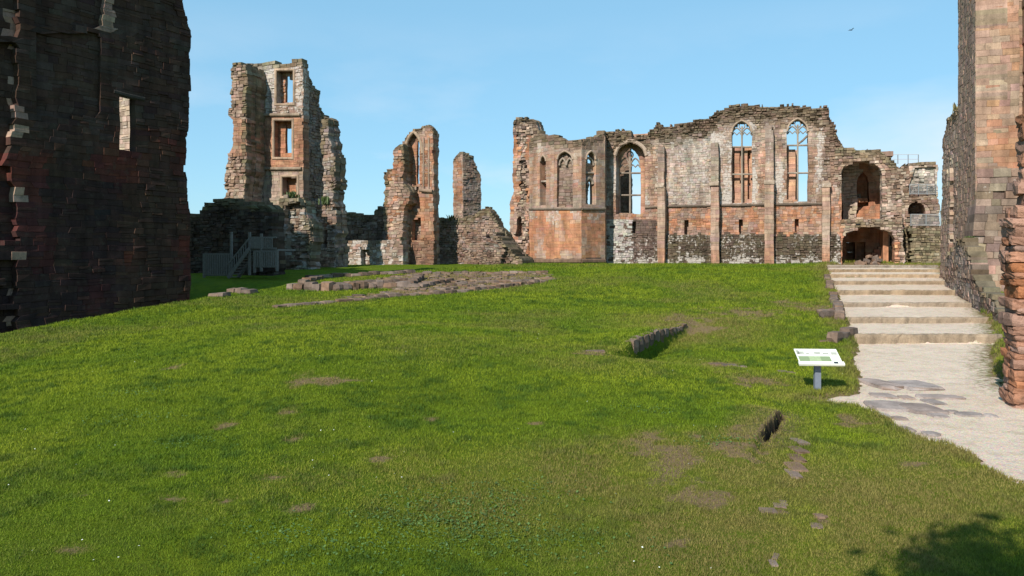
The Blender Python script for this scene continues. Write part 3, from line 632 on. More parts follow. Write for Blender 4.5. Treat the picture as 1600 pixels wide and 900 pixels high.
# buttresses
def buttress(x0, x1, yt, ycap, seed, dp=1.25):
    b = bpy.data.objects.new('buttress', None); COL.objects.link(b); b.parent = hall; b.location = H.at((x0+x1)/2, 411)-wloc(hall)
    def cc(x, y, rng, dep):
        n = len(x); a = fbm(x*.1+seed, y*.04, 51, 3); base = blend(np.broadcast_to(PK*1.05, (n, 3)), BF, sstep(.35, .65, a)); base = blend(base, OR*1.1, .55*sstep(375, 400, y)+.15*(y > ycap)); base = blend(base, GR, .5*sstep(280, 230, y))*.88
        return tint(base, rng, .18+.25*(y < ycap), .09), .15+0*x
    Hb = H.back(-dp); masonry(b, 'shaft', Hb, x0, x1, ycap-1, 418, shape(rect(x0, x1, ycap, 425), rag=.25, seed=seed), cc, thick=dp+.1, seed=seed, course=.42, sl=(.5, .9), zmin=2.3)
    Hc = H.back(-dp*.62); masonry(b, 'upper_shaft', Hc, x0+.6, x1-.6, yt, ycap+3, shape(rect(x0+.6, x1-.6, yt, ycap+4), rag=.5, seed=seed+1), cc, thick=dp*.62+.1, seed=seed+1, course=.4, sl=(.45, .8))
    t0, t1 = H.t(x0)-.06, H.t(x1)+.06; z0 = H.z(x0, ycap+1.5); za = z0+.5
    V = np.concatenate([H.W([t0, t1], -dp-.1, z0), H.W([t0, t1], -dp-.1, z0+.18), H.W([t0, t1], -dp*.6, za), H.W([t0, t1], .1, za), H.W([t0, t1], .1, z0)])
    F = [(0, 1, 3, 2), (2, 3, 5, 4), (4, 5, 7, 6), (6, 7, 9, 8), (8, 9, 1, 0), (0, 2, 4, 6, 8), (9, 7, 5, 3, 1)]
    addmesh('weathering', V, F, STONE, b, np.tile((.3, .23, .17, .4), (10, 1)))
buttress(1026.8, 1038.6, 227, 293, 71); buttress(1110, 1123.2, 223, 290, 72); buttress(1195, 1209.5, 199, 288, 73); buttress(1284.5, 1297, 286, 292, 74, .8)

# oriel: three canted faces standing forward of the hall
oriel = root('oriel_tower', 'three-sided projecting oriel of orange and white-stained ashlar with narrow pointed windows', 'castle ruin', pt(890, 411, 84))
OP = [ray(827, 87.6), ray(866, 84.6), ray(908.5, 83.0), ray(945.2, 85.2), ray(948.5, 88.6)]
OT = [(820, 238), (827, 222), (842, 205), (852, 212), (875, 213.5), (888, 220.7), (907, 219), (933, 213.5), (945, 206), (958, 203)]
def or_c(x, y, rng, dep):
    n = len(x); a = fbm(x*.07, y*.05, 111, 4); b = fbm(x*.2, y*.2, 112, 3)
    up = y < 326; base = np.where(up[:, None], blend(np.broadcast_to(PK*1.05, (n, 3)), BF, sstep(.4, .7, a)), blend(np.broadcast_to(OR*1.2, (n, 3)), PK*1.15, sstep(.42, .66, a)))
    base = blend(base, OR*1.1, .6*((y > 240) & (y < 310))*sstep(.35, .6, b)); l = np.where(up, .35*sstep(300, 235, y)+.1, .55*sstep(.42, .6, a)*sstep(405, 335, y))
    crest = sstep(20, 8, y-topline(OT, x)+(b-.5)*10); base = blend(base, blend(np.broadcast_to(MS*1.7, (n, 3)), BR, b), crest*.9); l = l*(1-crest*.7)
    base = np.where((dep > .1)[:, None], BR*1.2+.12*b[:, None], base)
    base = np.where((y > 405)[:, None], DK*1.2, base)
    base = base*.86; return tint(base, rng, l, .05), np.where(dep > .1, .8, .04+.9*crest)
ww = [(arch(844, 853, 319, 252, 243), [('slit', .7)]), (arch(870.5, 895, 323, 249, 236), [('b', .45)]), (arch(915.5, 931, 320.5, 249, 236), [('v', VOID)])]
ofs = [[(ww[0][0], .8)], [(ww[1][0], .5, .15)], [(ww[2][0], VOID)], []]
for k in range(4):
    Wf = Wall(OP[k], OP[k+1]-OP[k])
    x0, x1 = ((827, 866), (866, 908.5), (908.5, 945.2), (945.2, 948.5))[k]
    masonry(oriel, 'wall_face', Wf, x0, x1, 195, 414, shape(OT+[(958, 430), (820, 430)], ofs[k], rag=1.6, seed=120), or_c, thick=.95, seed=130+k, course=.34, sl=(.4, .9), proud=.008, zmin=2.0)
    if k < 3:
        barpath(oriel, 'string_course', Wf, [(x0, 326.5), ((x0+x1)/2, 326.4), (x1, 326.3)], .28, -.17, .1, (.22, .17, .13))
        barpath(oriel, 'plinth', Wf, [(x0, 408), ((x0+x1)/2, 408), (x1, 408)], .5, -.16, .1, (.20, .13, .09))
        hood(oriel, Wf, ww[k][0], .2, -.1, (.42, .31, .23))
Wc = Wall(OP[2], OP[3]-OP[2]); 
barpath(oriel, 'transom', Wc, [(915, 270), (931.5, 270)], .2, .2, .5); barpath(oriel, 'light_head', Wc, arch(916.5, 930, 292, 287, 278)[1:-1], .35, .2, .5); barpath(oriel, 'light_head', Wc, arch(916, 930.5, 262, 258, 246)[1:-1], .22, .2, .5)
fill = Wc.back(.45); masonry(oriel, 'blocking', fill, 914, 932, 254, 288, shape(rect(914, 932, 254, 286), [(arch(917.5, 929, 300, 287, 280), VOID), (rect(914, 932, 268.5, 272), -.02)], rag=.5, seed=4), or_c, thick=.4, seed=141, course=.3)
Wb = Wall(OP[1], OP[2]-OP[1]); barpath(oriel, 'light_head', Wb, arch(872, 882.5, 262, 258, 247)[1:-1], .2, .22, .55); barpath(oriel, 'light_head', Wb, arch(883, 893.5, 262, 258, 247)[1:-1], .2, .22, .55)
Wa = Wall(OP[0], OP[1]-OP[0]); barpath(oriel, 'transom', Wa, [(844, 283.5), (853, 283.2)], .22, .1, .5)
# the rest of the oriel behind the canted front
Hb = H.back(2.2); masonry(oriel, 'rear_wall', Hb, 838, 958, 206, 412, shape([(836, 232), (845, 214), (875, 216), (888, 222), (907, 221), (915, 224), (915.5, 300), (915, 420), (836, 420)], rag=2, seed=150), or_c, thick=1., seed=151, course=.36)

# stair turret at the hall's corner
turret = root('stair_turret', 'tall broken stair turret with exposed rubble core beside the oriel', 'castle ruin', pt(815, 411, 89))
Tt = Wall(ray(801, 89.5), U); TC = [(801.5, 190), (806, 185), (823, 184), (839, 187), (841, 203), (846, 225), (832, 240), (829, 330), (829, 430), (796, 430), (797, 320), (801.8, 300)]
def tu_c(x, y, rng, dep):
    n = len(x); b = fbm(x*.2, y*.12, 161, 3); a = fbm(x*.08, y*.08, 162, 3); core = ((x > 810+3*np.sin(y*.11)) & (x < 824+3*np.sin(y*.07+1)) & (y > 205)) | (y < 212)
    base = blend(np.broadcast_to(PK, (n, 3)), OR, sstep(.35, .65, a)); base = np.where(core[:, None], blend(np.broadcast_to(BR, (n, 3)), BF, b), base); base = blend(base, MS*1.5, sstep(200, 188, y)*.7)
    return tint(base, rng, .2+.2*core, .2*(1+core)), np.where(core, 1.4, .25)
masonry(turret, 'wall', Tt, 795, 850, 180, 412, shape(TC, [(rect(813, 821, 250, 300), lambda x, y: .35+0*x, 2.), ([(806, 368), (808, 340), (815, 338), (818, 372)], 1.1, 1.), (rect(826, 829, 275, 400), -.5, .4)], rag=1.4, seed=163), tu_c, thick=2.6, seed=164, course=.3, sl=(.28, .6), layers=3)

# gateway block at the hall's right end: two arches one above the other
gate = rootat('gateway_block', 'rubble block with one arch above a wider flat arch, at the path head', 'castle ruin', H, 1360, 414)
GT = [(1304, 232), (1310, 229), (1317, 231), (1335, 233), (1352, 234.5), (1375, 233.7), (1384, 244), (1398, 252.5), (1402, 260), (1408, 300), (1412, 360), (1416, 420)]
UA = arch(1314.5, 1378, 343.5, 268, 251, 8, 2.2); LA = arch(1316.5, 1398, 418, 373, 353.5, 9, 3.)
def ga_c(x, y, rng, dep):
    n = len(x); a = fbm(x*.09, y*.09, 171, 4); b = fbm(x*.25, y*.25, 172, 3)
    base = blend(blend(np.broadcast_to(BR*1.1, (n, 3)), BF, sstep(.4, .65, a)), PK, .5*b); base = blend(base, OR, .8*((x < 1316) & (y > 300))); base = blend(base, MS*1.8, .8*sstep(18, 6, y-topline(GT, x)+(b-.5)*12)+.5*((y > 343) & (y < 354)))
    base = blend(base, OR*1.1, .8*((x > 1392) & (x < 1408) & (y > 380)))
    return tint(base, rng, .25*sstep(.4, .6, b), .24), 1.25-.9*((x < 1316) & (y > 290))
masonry(gate, 'wall', H, 1304, 1420, 225, 418, shape(GT+[(1416, 430), (1304, 430)], [(UA, VOID, .25), (LA, VOID, .3)], rag=2.6, seed=173), ga_c, thick=2.2, seed=174, course=.27, sl=(.26, .6), layers=3)
G2 = H.back(5.2)
def gi_c(x, y, rng, dep):
    n = len(x); a = fbm(x*.1, y*.1, 181, 3); base = blend(np.broadcast_to(OR*.9, (n, 3)), PK*.8, .5*sstep(.45, .7, a)); base = np.where(((x < 1344) & (y < 345))[:, None], BF*1.1, base)
    return tint(base, rng, .12, .08), .12+.8*((x < 1344) & (y < 345))
masonry(gate, 'inner_wall', G2, 1298, 1391, 232, 416, shape(rect(1290, 1430, 236, 430), [(arch(1339, 1357, 312, 285, 270), 1.4), (rect(1309, 1317, 318, 346), 1.6), ([(1337, 338), (1345, 325), (1358, 318), (1358, 312), (1340, 318)], 1.2), (rect(1322, 1336, 380, 416), 2.2), (rect(1338, 1352, 378, 416), 1.3), (rect(1366, 1430, 384, 430), -1.2, .2)], rag=1.2, seed=182), gi_c, thick=2.4, seed=183, course=.34, sl=(.45, .9))
for y, nm in ((347.5, 'floor_slab'), (238, 'vault_slab')):
    z = H.z(1350, y); t0, t1 = H.t(1312), H.t(1400); q = [(t0, 2.0), (t1, 2.0), (t1, 5.4), (t0, 5.4)]
    V = np.concatenate([H.W([a for a, b in q], [b for a, b in q], z+dz) for dz in (-.25, .25)]); addmesh(nm, V, BOXF, STONE, gate, np.tile((.2, .13, .1, .1), (8, 1)))
for x in (1309, 1388):   # side walls of the passage
    a = H.W(H.t(x), 2.1, 0); b = H.W(H.t(x), 5.3, 0); V, F = beam((a[0], a[1], 6.4), (b[0], b[1], 6.4), .5, 9); addmesh('side_wall', V, F, STONE, gate, np.tile((*OR, .1), (8, 1)))
rg = random.Random(8)
for i in range(16):
    p = H.W(H.t(rg.uniform(1341, 1378)), rg.uniform(-.4, 2.6), 0); z = 2.86+max(0, .9-abs(H.pix(H.t(1360), 0)[0]-1360))*0
    k = 1-i/18; put(rg.choice(ROCKS), 'fallen_stone', gate, (p[0], p[1], 3.0+.45*(i % 3)*k*(i > 4)), (rg.uniform(.5, .9), rg.uniform(.4, .7), rg.uniform(.35, .6)), rg.uniform(0, 3), .4, rg)

# farther block right of the gateway with a small dark arch
FB = Wall(H.W(H.t(1398), 5.5, 0)[:2], U)
far = rootat('far_ruin_block', 'lower ruined block with a small dark arch and metal guard rails behind the path head', 'castle ruin', FB, 1432, 405)
FT = [(1392, 250), (1405, 262), (1412, 258), (1424, 254.5), (1440, 253), (1464, 254), (1466, 262), (1466, 300), (1468, 330), (1470, 430), (1392, 430)]
def fa_c(x, y, rng, dep):
    n = len(x); a = fbm(x*.12, y*.12, 191, 4); b = fbm(x*.3, y*.3, 192, 3); base = blend(np.broadcast_to(BF*.95, (n, 3)), BR, sstep(.35, .65, a)); base = blend(base, WH, .5*((y > 262) & (y < 300) & (x > 1425))); base = blend(base, MS*2, .8*(y > 355)+.7*(y < 259)); base = blend(base, GR*1.2, .7*((y > 336) & (y < 354) & (x > 1420)))
    return tint(base, rng, .3*sstep(.4, .6, b), .22), 1.+0*x
masonry(far, 'wall', FB, 1390, 1475, 246, 412, shape(FT, [(arch(1418, 1446, 336, 326, 315.5, 7, 1.3), 2.6, .4), (arch(1441, 1460, 403, 394, 387, 6, 1.15), 2.4, .5), ([(1418, 300), (1424, 306), (1462, 303), (1462, 262), (1430, 262)], .35, .6), (rect(1418, 1470, 354, 430), -1.5, .5)], rag=2.2, seed=193), fa_c, thick=2.8, seed=194, course=.27, sl=(.26, .6), layers=1)
def railing(label, W, x0, x1, y0, y1, n, w, bars=True, dense=False):
    r = rootat('guard_rail', label, 'railing', W, (x0+x1)/2, y1, w); tag(r, group='metal guard rails on the ruins')
    for i in range(n):
        x = x0+(x1-x0)*i/(n-1); beam_obj('post', W.at(x, y1, w), W.at(x, y0, w), .07, .07, STEEL, r)
    for y in ([y0, (y0+y1)/2] if not dense else [y0, y1-1]): beam_obj('rail', W.at(x0, y, w), W.at(x1, y, w), .05, .05, STEEL, r)
    if dense:
        m = int((x1-x0)/1.6)
        for i in range(1, m): x = x0+(x1-x0)*i/m; beam_obj('baluster', W.at(x, y1-1, w+.01), W.at(x, y0, w+.01), .025, .025, STEEL, r)
    return r
railing('thin grey guard rail standing against the sky on the ruin top', FB.back(1.2), 1387, 1435, 241.5, 256, 4, 0)
railing('grey balustrade across the pale upper opening of the far block', FB, 1421, 1462, 288, 304, 4, -.1, dense=True)
railing('grey balustrade in front of the small dark arch', FB, 1419, 1466, 336, 353.5, 3, -1.7, dense=True)

# ------------------------------------------------------------------ ruins left of the hall
def generic(name, label, W, outline, ops, x0, x1, yt, yb, pal, seed, course=.3, sl=(.3, .7), thick=1.5, rag=2.2, rough=.7, lich=.3, zmin=None, moss=14, cat='castle ruin', parent=None, part='wall', sep=0, extra=None, proud=.015, layers=0):
    if not layers: layers = max(1, int(round(thick/.75)))
    r = parent or rootat(name, label, cat, W, (x0+x1)/2, yb)
    tops = sorted([p for p in outline if p[1] < yb-4]); A, B, Cx = pal
    def cc(x, y, rng, dep):
        n = len(x); a = fbm(x*.09, y*.09, seed+1, 4); b = fbm(x*.25, y*.25, seed+2, 3); base = blend(blend(np.broadcast_to(A, (n, 3)), B, sstep(.35, .65, a)), Cx, .8*sstep(.5, .72, b))
        rgh = rough+0*x; l = lich*sstep(.35, .6, b)
        if extra: base, rgh, l = extra(x, y, base, rgh, l, dep, b)
        # moss where the broken top collects soil
        ty = np.interp(x, [p[0] for p in tops], [p[1] for p in tops]); cr_ = sstep(moss, moss*.3, y-ty+(b-.5)*moss)
        base = blend(base*.88, MS*1.6, cr_*.75); l = l*(1-cr_*.6)
        return tint(base, rng, l, .13), np.maximum(rgh, cr_)
    masonry(r, part, W, x0, x1, yt, yb, shape(outline, ops, rag=rag, seed=seed), cc, course=course, sl=sl, thick=thick, seed=seed, zmin=zmin, sep=sep, proud=proud, layers=layers)
    return r
# tower A: back wall with windows, left pier, right-hand return
TA = Wall(ray(430, 76.5), U)
A_out = [(384, 99), (399, 101), (408, 99), (421, 95), (433, 98), (442, 101), (455, 96), (470, 93), (474, 109), (474, 430), (384, 430)]
towerA = rootat('window_tower', 'tall three-storey tower fragment with square window openings one above another', 'castle ruin', TA, 430, 415)
def exA(x, y, base, rgh, l, dep, b):
    base = blend(base, OR*1.1, .75*((x > 410) & (y > 183) & (y < 262))); base = blend(base, BF, .7*((y > 263) & (x < 450))); base = blend(base, WH*.9, .55*((y < 178) & (x < 432))); base = np.where((dep > .2)[:, None], OR*1.15, base)
    return base, np.where(y < 180, .55, .15), np.where(y < 178, .6, l*.6)
generic('', '', TA, A_out, [(rect(431, 459, 110, 163), .9), (rect(437.5, 449.5, 118, 158), VOID), (rect(427.5, 457, 188, 247), .8), (rect(438.5, 448.5, 195, 239), VOID), (rect(440, 465, 275.5, 308), .9), (rect(408, 412, 300, 316), 1.)], 384, 474, 85, 420, (PK*.95, BR*1.35, BF), 201, parent=towerA, extra=exA, thick=1.0, layers=1, rag=2.0, course=.32, sl=(.4, .9), zmin=1.5)
for y, xa, xb in ((179.5, 401, 470), (263.5, 401, 472)): barpath(towerA, 'string_course', TA, [(xa, y), ((xa+xb)/2, y+.3), (xb, y)], .3, -.25, .1, (.33, .25, .18))
for q in ((427, 457.5, 187, 247.5), (430.5, 459.5, 109, 163.5), (439.5, 465.5, 275, 308.5)): barpath(towerA, 'window_frame', TA, [(q[0], q[3]), (q[0], q[2]), (q[1], q[2]), (q[1], q[3]), (q[0], q[3])], .26, -.1, .1, (.42, .30, .21))
TAp = TA.back(-3.)
generic('', '', TAp, [(362, 108), (364, 103), (372, 99), (380, 99), (386, 105), (386, 160), (384, 178), (386, 250), (380, 300), (378, 430), (345, 430), (347, 306), (347.6, 276), (354, 247), (363, 234), (363, 190), (356, 181), (361, 152)], [(rect(340, 372, 246, 330), .25, 1.5)], 343, 388, 92, 420, (PK*.9, BR*1.3, BF), 211, parent=towerA, part='left_pier', thick=4.2, rag=2.4, zmin=1.5, extra=lambda x, y, base, rgh, l, dep, b: (blend(base, OR, .5*((y > 185) & (y < 245))), np.where((y > 185) & (y < 240), .15, np.where(y > 245, 1.3, .8)), l))
Wr = Wall(ray(471, 76.0), np.array((math.sin(R(15)), math.cos(R(15)))))
generic('', '', Wr, [(470, 93), (474, 109), (487, 125), (494, 140), (500, 148), (501, 171), (514, 181), (516, 200), (518, 224), (525, 234), (526, 321), (528, 430), (468, 430)], [(rect(477.5, 482, 213, 232), VOID)], 469, 528, 88, 420, (BR, GR, PK), 221, parent=towerA, part='return_wall', thick=.5, layers=1, rag=3.2, zmin=1.5, rough=.9)
# broken cross-wall stub, its end still catching the sun
Wst = Wall(ray(505, 74.0), U)
generic('', '', Wst, [(500, 225), (501, 196), (505, 180), (511, 184), (515, 200), (517, 232), (523, 250), (524, 290), (519, 312), (525, 330), (527, 430), (494, 430), (500, 385), (504, 345), (503, 300), (506, 262)], [(rect(505, 512, 340, 385), 1.2, .6)], 488, 530, 166, 420, (BR*1.25, GR, PK*.9), 231, parent=towerA, part='broken_stub', thick=1.8, rag=4., zmin=1.5, rough=1.1, lich=.5)

# rubble stump in front of the tower
WS = Wall(ray(447, 69), U)
generic('rubble_stump', 'leaning stump of rubble walling overgrown on top in front of the window tower', WS, [(428, 330), (434, 314), (441, 306), (455, 309), (467, 313), (470, 335), (478, 352), (480, 374), (474, 395), (476, 430), (432, 430), (434, 405), (427, 385), (424, 350)], [(rect(446, 490, 318, 430), .7, 2.)], 420, 484, 302, 424, (BF, BR, WH*.85), 241, thick=2.6, rag=2.4, rough=1.4, zmin=1.5, moss=26)
# low wall in the tower's shade
WD = Wall(ray(360, 63), U)
generic('shaded_wall', 'low dark wall in deep shade behind the timber stair', WD, [(296, 336), (304, 333), (314, 333), (316, 319), (330, 314), (345, 310), (358, 313), (372, 316), (395, 320), (412, 319), (422, 322), (425, 342), (426, 430), (290, 430)], [], 286, 428, 303, 440, (BR*.8, DK, GR*.8), 251, thick=1.6, rough=1., zmin=1., extra=lambda x, y, base, rgh, l, dep, b: (base*.5, rgh, l*.2))  # stone colour darkened here to deepen the wall's shade

# fragment with a pointed window
WB = Wall(ray(632, 81), U)
def exB(x, y, base, rgh, l, dep, b):
    base = blend(base, OR, .55*((x > 634) & (y > 330))); base = np.where((dep > .1)[:, None], blend(base, OR, .6), base); low = y > 378; base = np.where(low[:, None], blend(base, DK, .5), base)
    return base, np.where((x > 632) & (y < 370), .25, .7), l*(x < 632)
winB = generic('pointed_window_fragment', 'tall fragment of ashlar wall holding one side of a pointed window', WB, [(627, 222), (639, 206), (648, 203), (653, 201), (660, 196), (666, 193), (674, 198), (677, 206), (678, 430), (628, 430)], [(arch(634, 659, 290, 240, 208), .55), (rect(648.3, 651.8, 222, 289), VOID), (rect(643, 657, 343, 375), 1.1), (rect(632, 655, 296, 330), .4, 1.5), (rect(632, 660, 298, 304), .3, 2)], 628, 679, 188, 414, (PK, OR*.95, BF), 261, extra=exB, thick=.8, layers=1, rag=2.0, zmin=2., course=.32)
hood(winB, WB, arch(633, 660, 290, 240, 206), .3, -.15, (.40, .29, .2))
barpath(winB, 'window_sill', WB, [(656, 297), (666, 298), (676.5, 299)], .35, -.3, .1, (.3, .21, .15))
for xx in (662, 670): barpath(winB, 'shaft', WB, [(xx, 296), (xx, 250), (xx, 215)], .16, -.12, .1, (.37, .27, .2))
WBl = WB.back(-1.4)
generic('', '', WB.back(1.0), [(655, 200), (666, 195), (674, 199), (677, 208), (678, 430), (630, 430), (630, 310), (656, 306)], [], 629, 679, 190, 414, (PK, OR, BF), 265, parent=winB, part='rear_wall', thick=1.4, rag=1.4, zmin=2.)
generic('', '', WBl, [(600, 300), (600, 272), (606, 266), (614, 262), (615, 234), (627, 222), (631, 226), (631, 285), (640, 300), (640, 318), (630, 330), (629, 430), (599, 430), (603, 372), (599, 336)], [], 595, 644, 215, 414, (PK, OR, BF), 271, parent=winB, part='side_pier', thick=3.2, rag=2.4, zmin=2., rough=.8)
generic('', '', WB.back(-2.2), [(545, 377), (560, 375), (580, 378), (603, 376), (628, 372), (629, 430), (535, 430), (538, 385)], [(rect(563, 577, 388, 430), .8, .6)], 532, 630, 368, 416, (BF*.9, PK*.9, WH*.8), 281, parent=winB, part='low_wall', thick=1.2, rag=2., rough=.9, lich=.7, zmin=2., moss=3)
WL = Wall(ray(565, 88), U)
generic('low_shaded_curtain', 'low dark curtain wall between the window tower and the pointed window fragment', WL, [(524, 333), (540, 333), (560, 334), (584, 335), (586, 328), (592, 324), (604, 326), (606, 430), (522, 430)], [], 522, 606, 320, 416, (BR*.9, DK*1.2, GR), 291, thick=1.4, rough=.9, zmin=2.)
WLs = Wall(ray(680, 84.5), U)
generic('low_rubble_curtain', 'low rubble curtain wall sloping down to fallen stones beside the turret', WLs, [(672, 344), (690, 342), (705, 344), (720, 341), (740, 336), (754, 325), (760, 323), (770, 335), (776, 345), (782, 358), (793, 366), (800, 380), (812, 395), (826, 404), (830, 430), (670, 430)], [(rect(764, 830, 368, 430), -2.2, 2.2), (rect(764, 800, 378, 430), -2.8, 2.)], 672, 832, 316, 416, (BR*1.05, PK*.85, GR), 301, thick=2.0, rough=1.1, zmin=2., course=.26, sl=(.25, .55))
# lone slab: two faces of a tower corner
WCl = Wall(ray(723.6, 100), U); 
slab = rootat('lone_wall_slab', 'lone upright slab of walling with a sloping broken top above the low curtain', 'castle ruin', WCl, 725, 350)
generic('', '', WCl, [(708, 250), (712, 244), (719, 238), (726, 240), (726, 430), (708, 430)], [], 707, 723.6, 230, 400, (PK*1.05, OR, PK), 311, parent=slab, part='lit_face', thick=3.6, rag=1.2, rough=.35, moss=8)
WCr = Wall(ray(723.6, 99.9), np.array((.80, .60)))
generic('', '', WCr, [(720, 238), (730, 240), (737, 242.5), (742, 255), (748, 266), (751, 274), (752.5, 313), (754, 430), (720, 430)], [], 723.4, 756, 230, 400, (GR, PK*.8, BR), 321, parent=slab, part='side_face', thick=1.2, rag=1.4, rough=.8, moss=10)

# ------------------------------------------------------------------ tall dark range on the left
LW = Wall(LW0, LWD)
dark = root('tall_dark_range', 'tall shaded castle range with one small lit window above a grassy bank', 'castle ruin', (LW0[0], LW0[1], 0))
L_out = [(-400, -420), (270, -300), (270, -10), (285, -6), (287, 8), (292, 30), (294, 42), (299, 45), (299, 78), (297, 80), (298, 140), (295, 146), (294, 205), (290, 215), (292, 250), (287, 262), (292, 282), (293, 320), (297, 332), (296, 560), (-400, 900)]
def l_rec(x, y, d):
    s = np.interp(y, [-50, 60, 120, 180, 260, 330, 420, 540], [32, 30, 26, 24, 14, 26, 26, 27])+(vn(y*.11, y*0, 5)-.5)*12
    d = np.where((x < s) & (d < 50), d+.45*(vn(y*.05, 0*y+3.3, 9) > .25)+.02, d)
    d = np.where((x > 55) & (x < 163+(vn(y*.2, y*0, 6)-.5)*7) & (y < 40+x*.02) & (d < .4), d+.32, d)
    d = np.where((x > 58) & (x < 157) & (y >= 52) & (y < 182) & (d < .3), d+.2, d)
    return d
spl = lambda x, y: np.clip((x-140)/(189-140), 0, 1)*1.25
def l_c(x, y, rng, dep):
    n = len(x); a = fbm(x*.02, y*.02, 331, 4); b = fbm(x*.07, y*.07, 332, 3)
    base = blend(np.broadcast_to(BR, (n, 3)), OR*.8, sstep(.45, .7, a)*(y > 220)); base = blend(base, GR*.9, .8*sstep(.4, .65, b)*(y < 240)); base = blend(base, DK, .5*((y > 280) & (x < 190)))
    base = base*.27; base = blend(base, base*np.array((1.25, .9, .75)), sstep(.4, .6, a)*(y > 200))  # whole range darkened in colour so that it reads as shaded
    strip = ((np.abs(x-28) < 7) & ((y < 215) | (b > .56))) | ((np.abs(x-170) < 7) & (y < 55)); base = np.where(strip[:, None], BF*.75, base)  # paler stone painted along the broken edges to read as sunlit
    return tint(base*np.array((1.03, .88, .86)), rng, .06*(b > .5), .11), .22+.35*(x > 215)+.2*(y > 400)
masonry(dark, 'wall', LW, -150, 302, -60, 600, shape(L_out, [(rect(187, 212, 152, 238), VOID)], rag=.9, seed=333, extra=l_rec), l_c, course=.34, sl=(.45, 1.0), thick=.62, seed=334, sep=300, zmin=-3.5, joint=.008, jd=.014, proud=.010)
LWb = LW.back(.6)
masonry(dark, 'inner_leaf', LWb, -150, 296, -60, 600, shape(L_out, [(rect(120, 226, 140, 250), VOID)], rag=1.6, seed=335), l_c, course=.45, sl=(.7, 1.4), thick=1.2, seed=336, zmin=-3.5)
barpath(dark, 'lintel', LW, [(178, 143), (200, 149), (226, 155)], .3, -.05, .1, (.06, .05, .042))  # lintel darkened along with the wall to read as shaded
# far end return giving the range depth, unseen, sized to shade the stair
ew = LW.W(LW.t(282.0), 1.0, 0)[:2]; rew = random.Random(9); EV = []; EF = []
for i in range(9):
    p = ew+LW.n*(i*1.6); q = p+LW.n*1.6; V, F = beam((*p, 0), (*q, 0), 1.6, 1); zt = 17.6+.35*i+rew.uniform(-.5, .5)
    V[:, 2] = np.where(V[:, 2] > 0, zt, -2.); k = len(EV); EV += V.tolist(); EF += [tuple(k+j for j in f_) for f_ in F]
EWF = Wall(ew-LWD*.85, -LW.n)
masonry(dark, 'rear_wall', EWF, 160, 228, 110, 290, shape(rect(100, 300, 60, 330), [], rag=.5, seed=338), lambda x, y, rng, dep: (tint(np.broadcast_to(BF, (len(x), 3)), rng, .4, .14), .3+0*x), thick=.5, seed=339, course=.34)
addmesh('end_wall', EV, EF, STONE, dark, np.tile((*(BF*.95), .3), (len(EV), 1)))

# ------------------------------------------------------------------ right-hand tower
RT0 = ray(1524, 50.0)
RTf = Wall(RT0, U); RTs = Wall(RT0, -Vv)
rt = root('buttressed_tower', 'tall sunlit tower of squared sandstone blocks above a crumbling stepped base', 'castle ruin', pt(1535, 470, 50))
def rt_c(x, y, rng, dep):
    n = len(x); a = fbm(x*.04, y*.02, 341, 4); b = fbm(x*.12, y*.12, 342, 3)
    base = blend(np.broadcast_to(PK*1.0, (n, 3)), OR*1.05, .75*sstep(.4, .7, a)); base = blend(base, BF*.95, .6*sstep(.5, .7, b)); base = blend(base, OR*1.1, .6*((y > 215) & (y < 266) & (x > 1555)))
    eat = (y > 265) & (y < 400); base = np.where(eat[:, None], blend(np.broadcast_to(BR*1.25, (n, 3)), GR*1.1, b), base)
    base = np.where((y >= 400)[:, None], blend(np.broadcast_to(PK, (n, 3)), GR, .5*b), base)
    base = base*np.array((.86, .82, .78)); return tint(base, rng, np.where(eat, .35, .06), np.where(eat, .2, .10)), np.where(eat, 1.1, .12)
def rt_f(x, y, d):
    st = np.where((y > 264) & (y < 402), -.03-.55*((y-264)/136)**1.3-.22*(vn(y*.12, y*0+2, 3)), d)
    d = np.where((d < 50) & (y > 264) & (y < 402), st, d); return np.where((d < 50) & (y >= 402), -.75, d)
masonry(rt, 'wall', RTf, 1500, 1680, -60, 500, shape([(1523.5, -400), (1700, -400), (1700, 600), (1508, 600), (1508, 400), (1514, 380), (1520, 345), (1524, 320), (1526.5, 290), (1525, 264)], [(rect(1592.5, 1604, -400, 225), .9, .4)], rag=.9, seed=343, extra=rt_f), rt_c, course=.44, sl=(.5, 1.05), thick=1.8, seed=344, sep=300, zmin=-.5, joint=.010, jd=.02, proud=.010, split=.05, warp=.05)
def rs_c(x, y, rng, dep):
    n = len(x); b = fbm(x*.3, y*.06, 351, 3); base = blend(np.broadcast_to(BR*1.2, (n, 3)), PK*.9, b); return tint(base, rng, .12, .12), .12+0*x
masonry(rt, 'side_wall', RTs, 1497, 1524, -60, 480, shape([(1490, -400), (1524.5, -400), (1524.5, 600), (1490, 600)], [], rag=.3, seed=352), rs_c, course=.3, sl=(.3, .7), thick=1.8, seed=353, zmin=-.5, proud=.012, jd=.012, joint=.008)
RL0 = RT0+Vv*5.2+U*.35; RLs = Wall(RL0, -Vv)
low = root('tower_flank_wall', 'lower weathered wall running back from the sunlit tower with weeds on its top', 'castle ruin', (RL0[0], RL0[1], .5))
generic('', '', RLs, [(1474, 205), (1477, 190), (1483, 182), (1492, 174), (1500, 170), (1510, 168), (1510, 600), (1460, 600), (1468, 430), (1471, 330), (1472, 260)], [(rect(1478, 1489, 265, 700), -.25, .4)], 1466, 1502, 160, 440, (PK, BF, BR), 361, parent=low, thick=1.8, rag=1.5, rough=.2, zmin=0., moss=20)
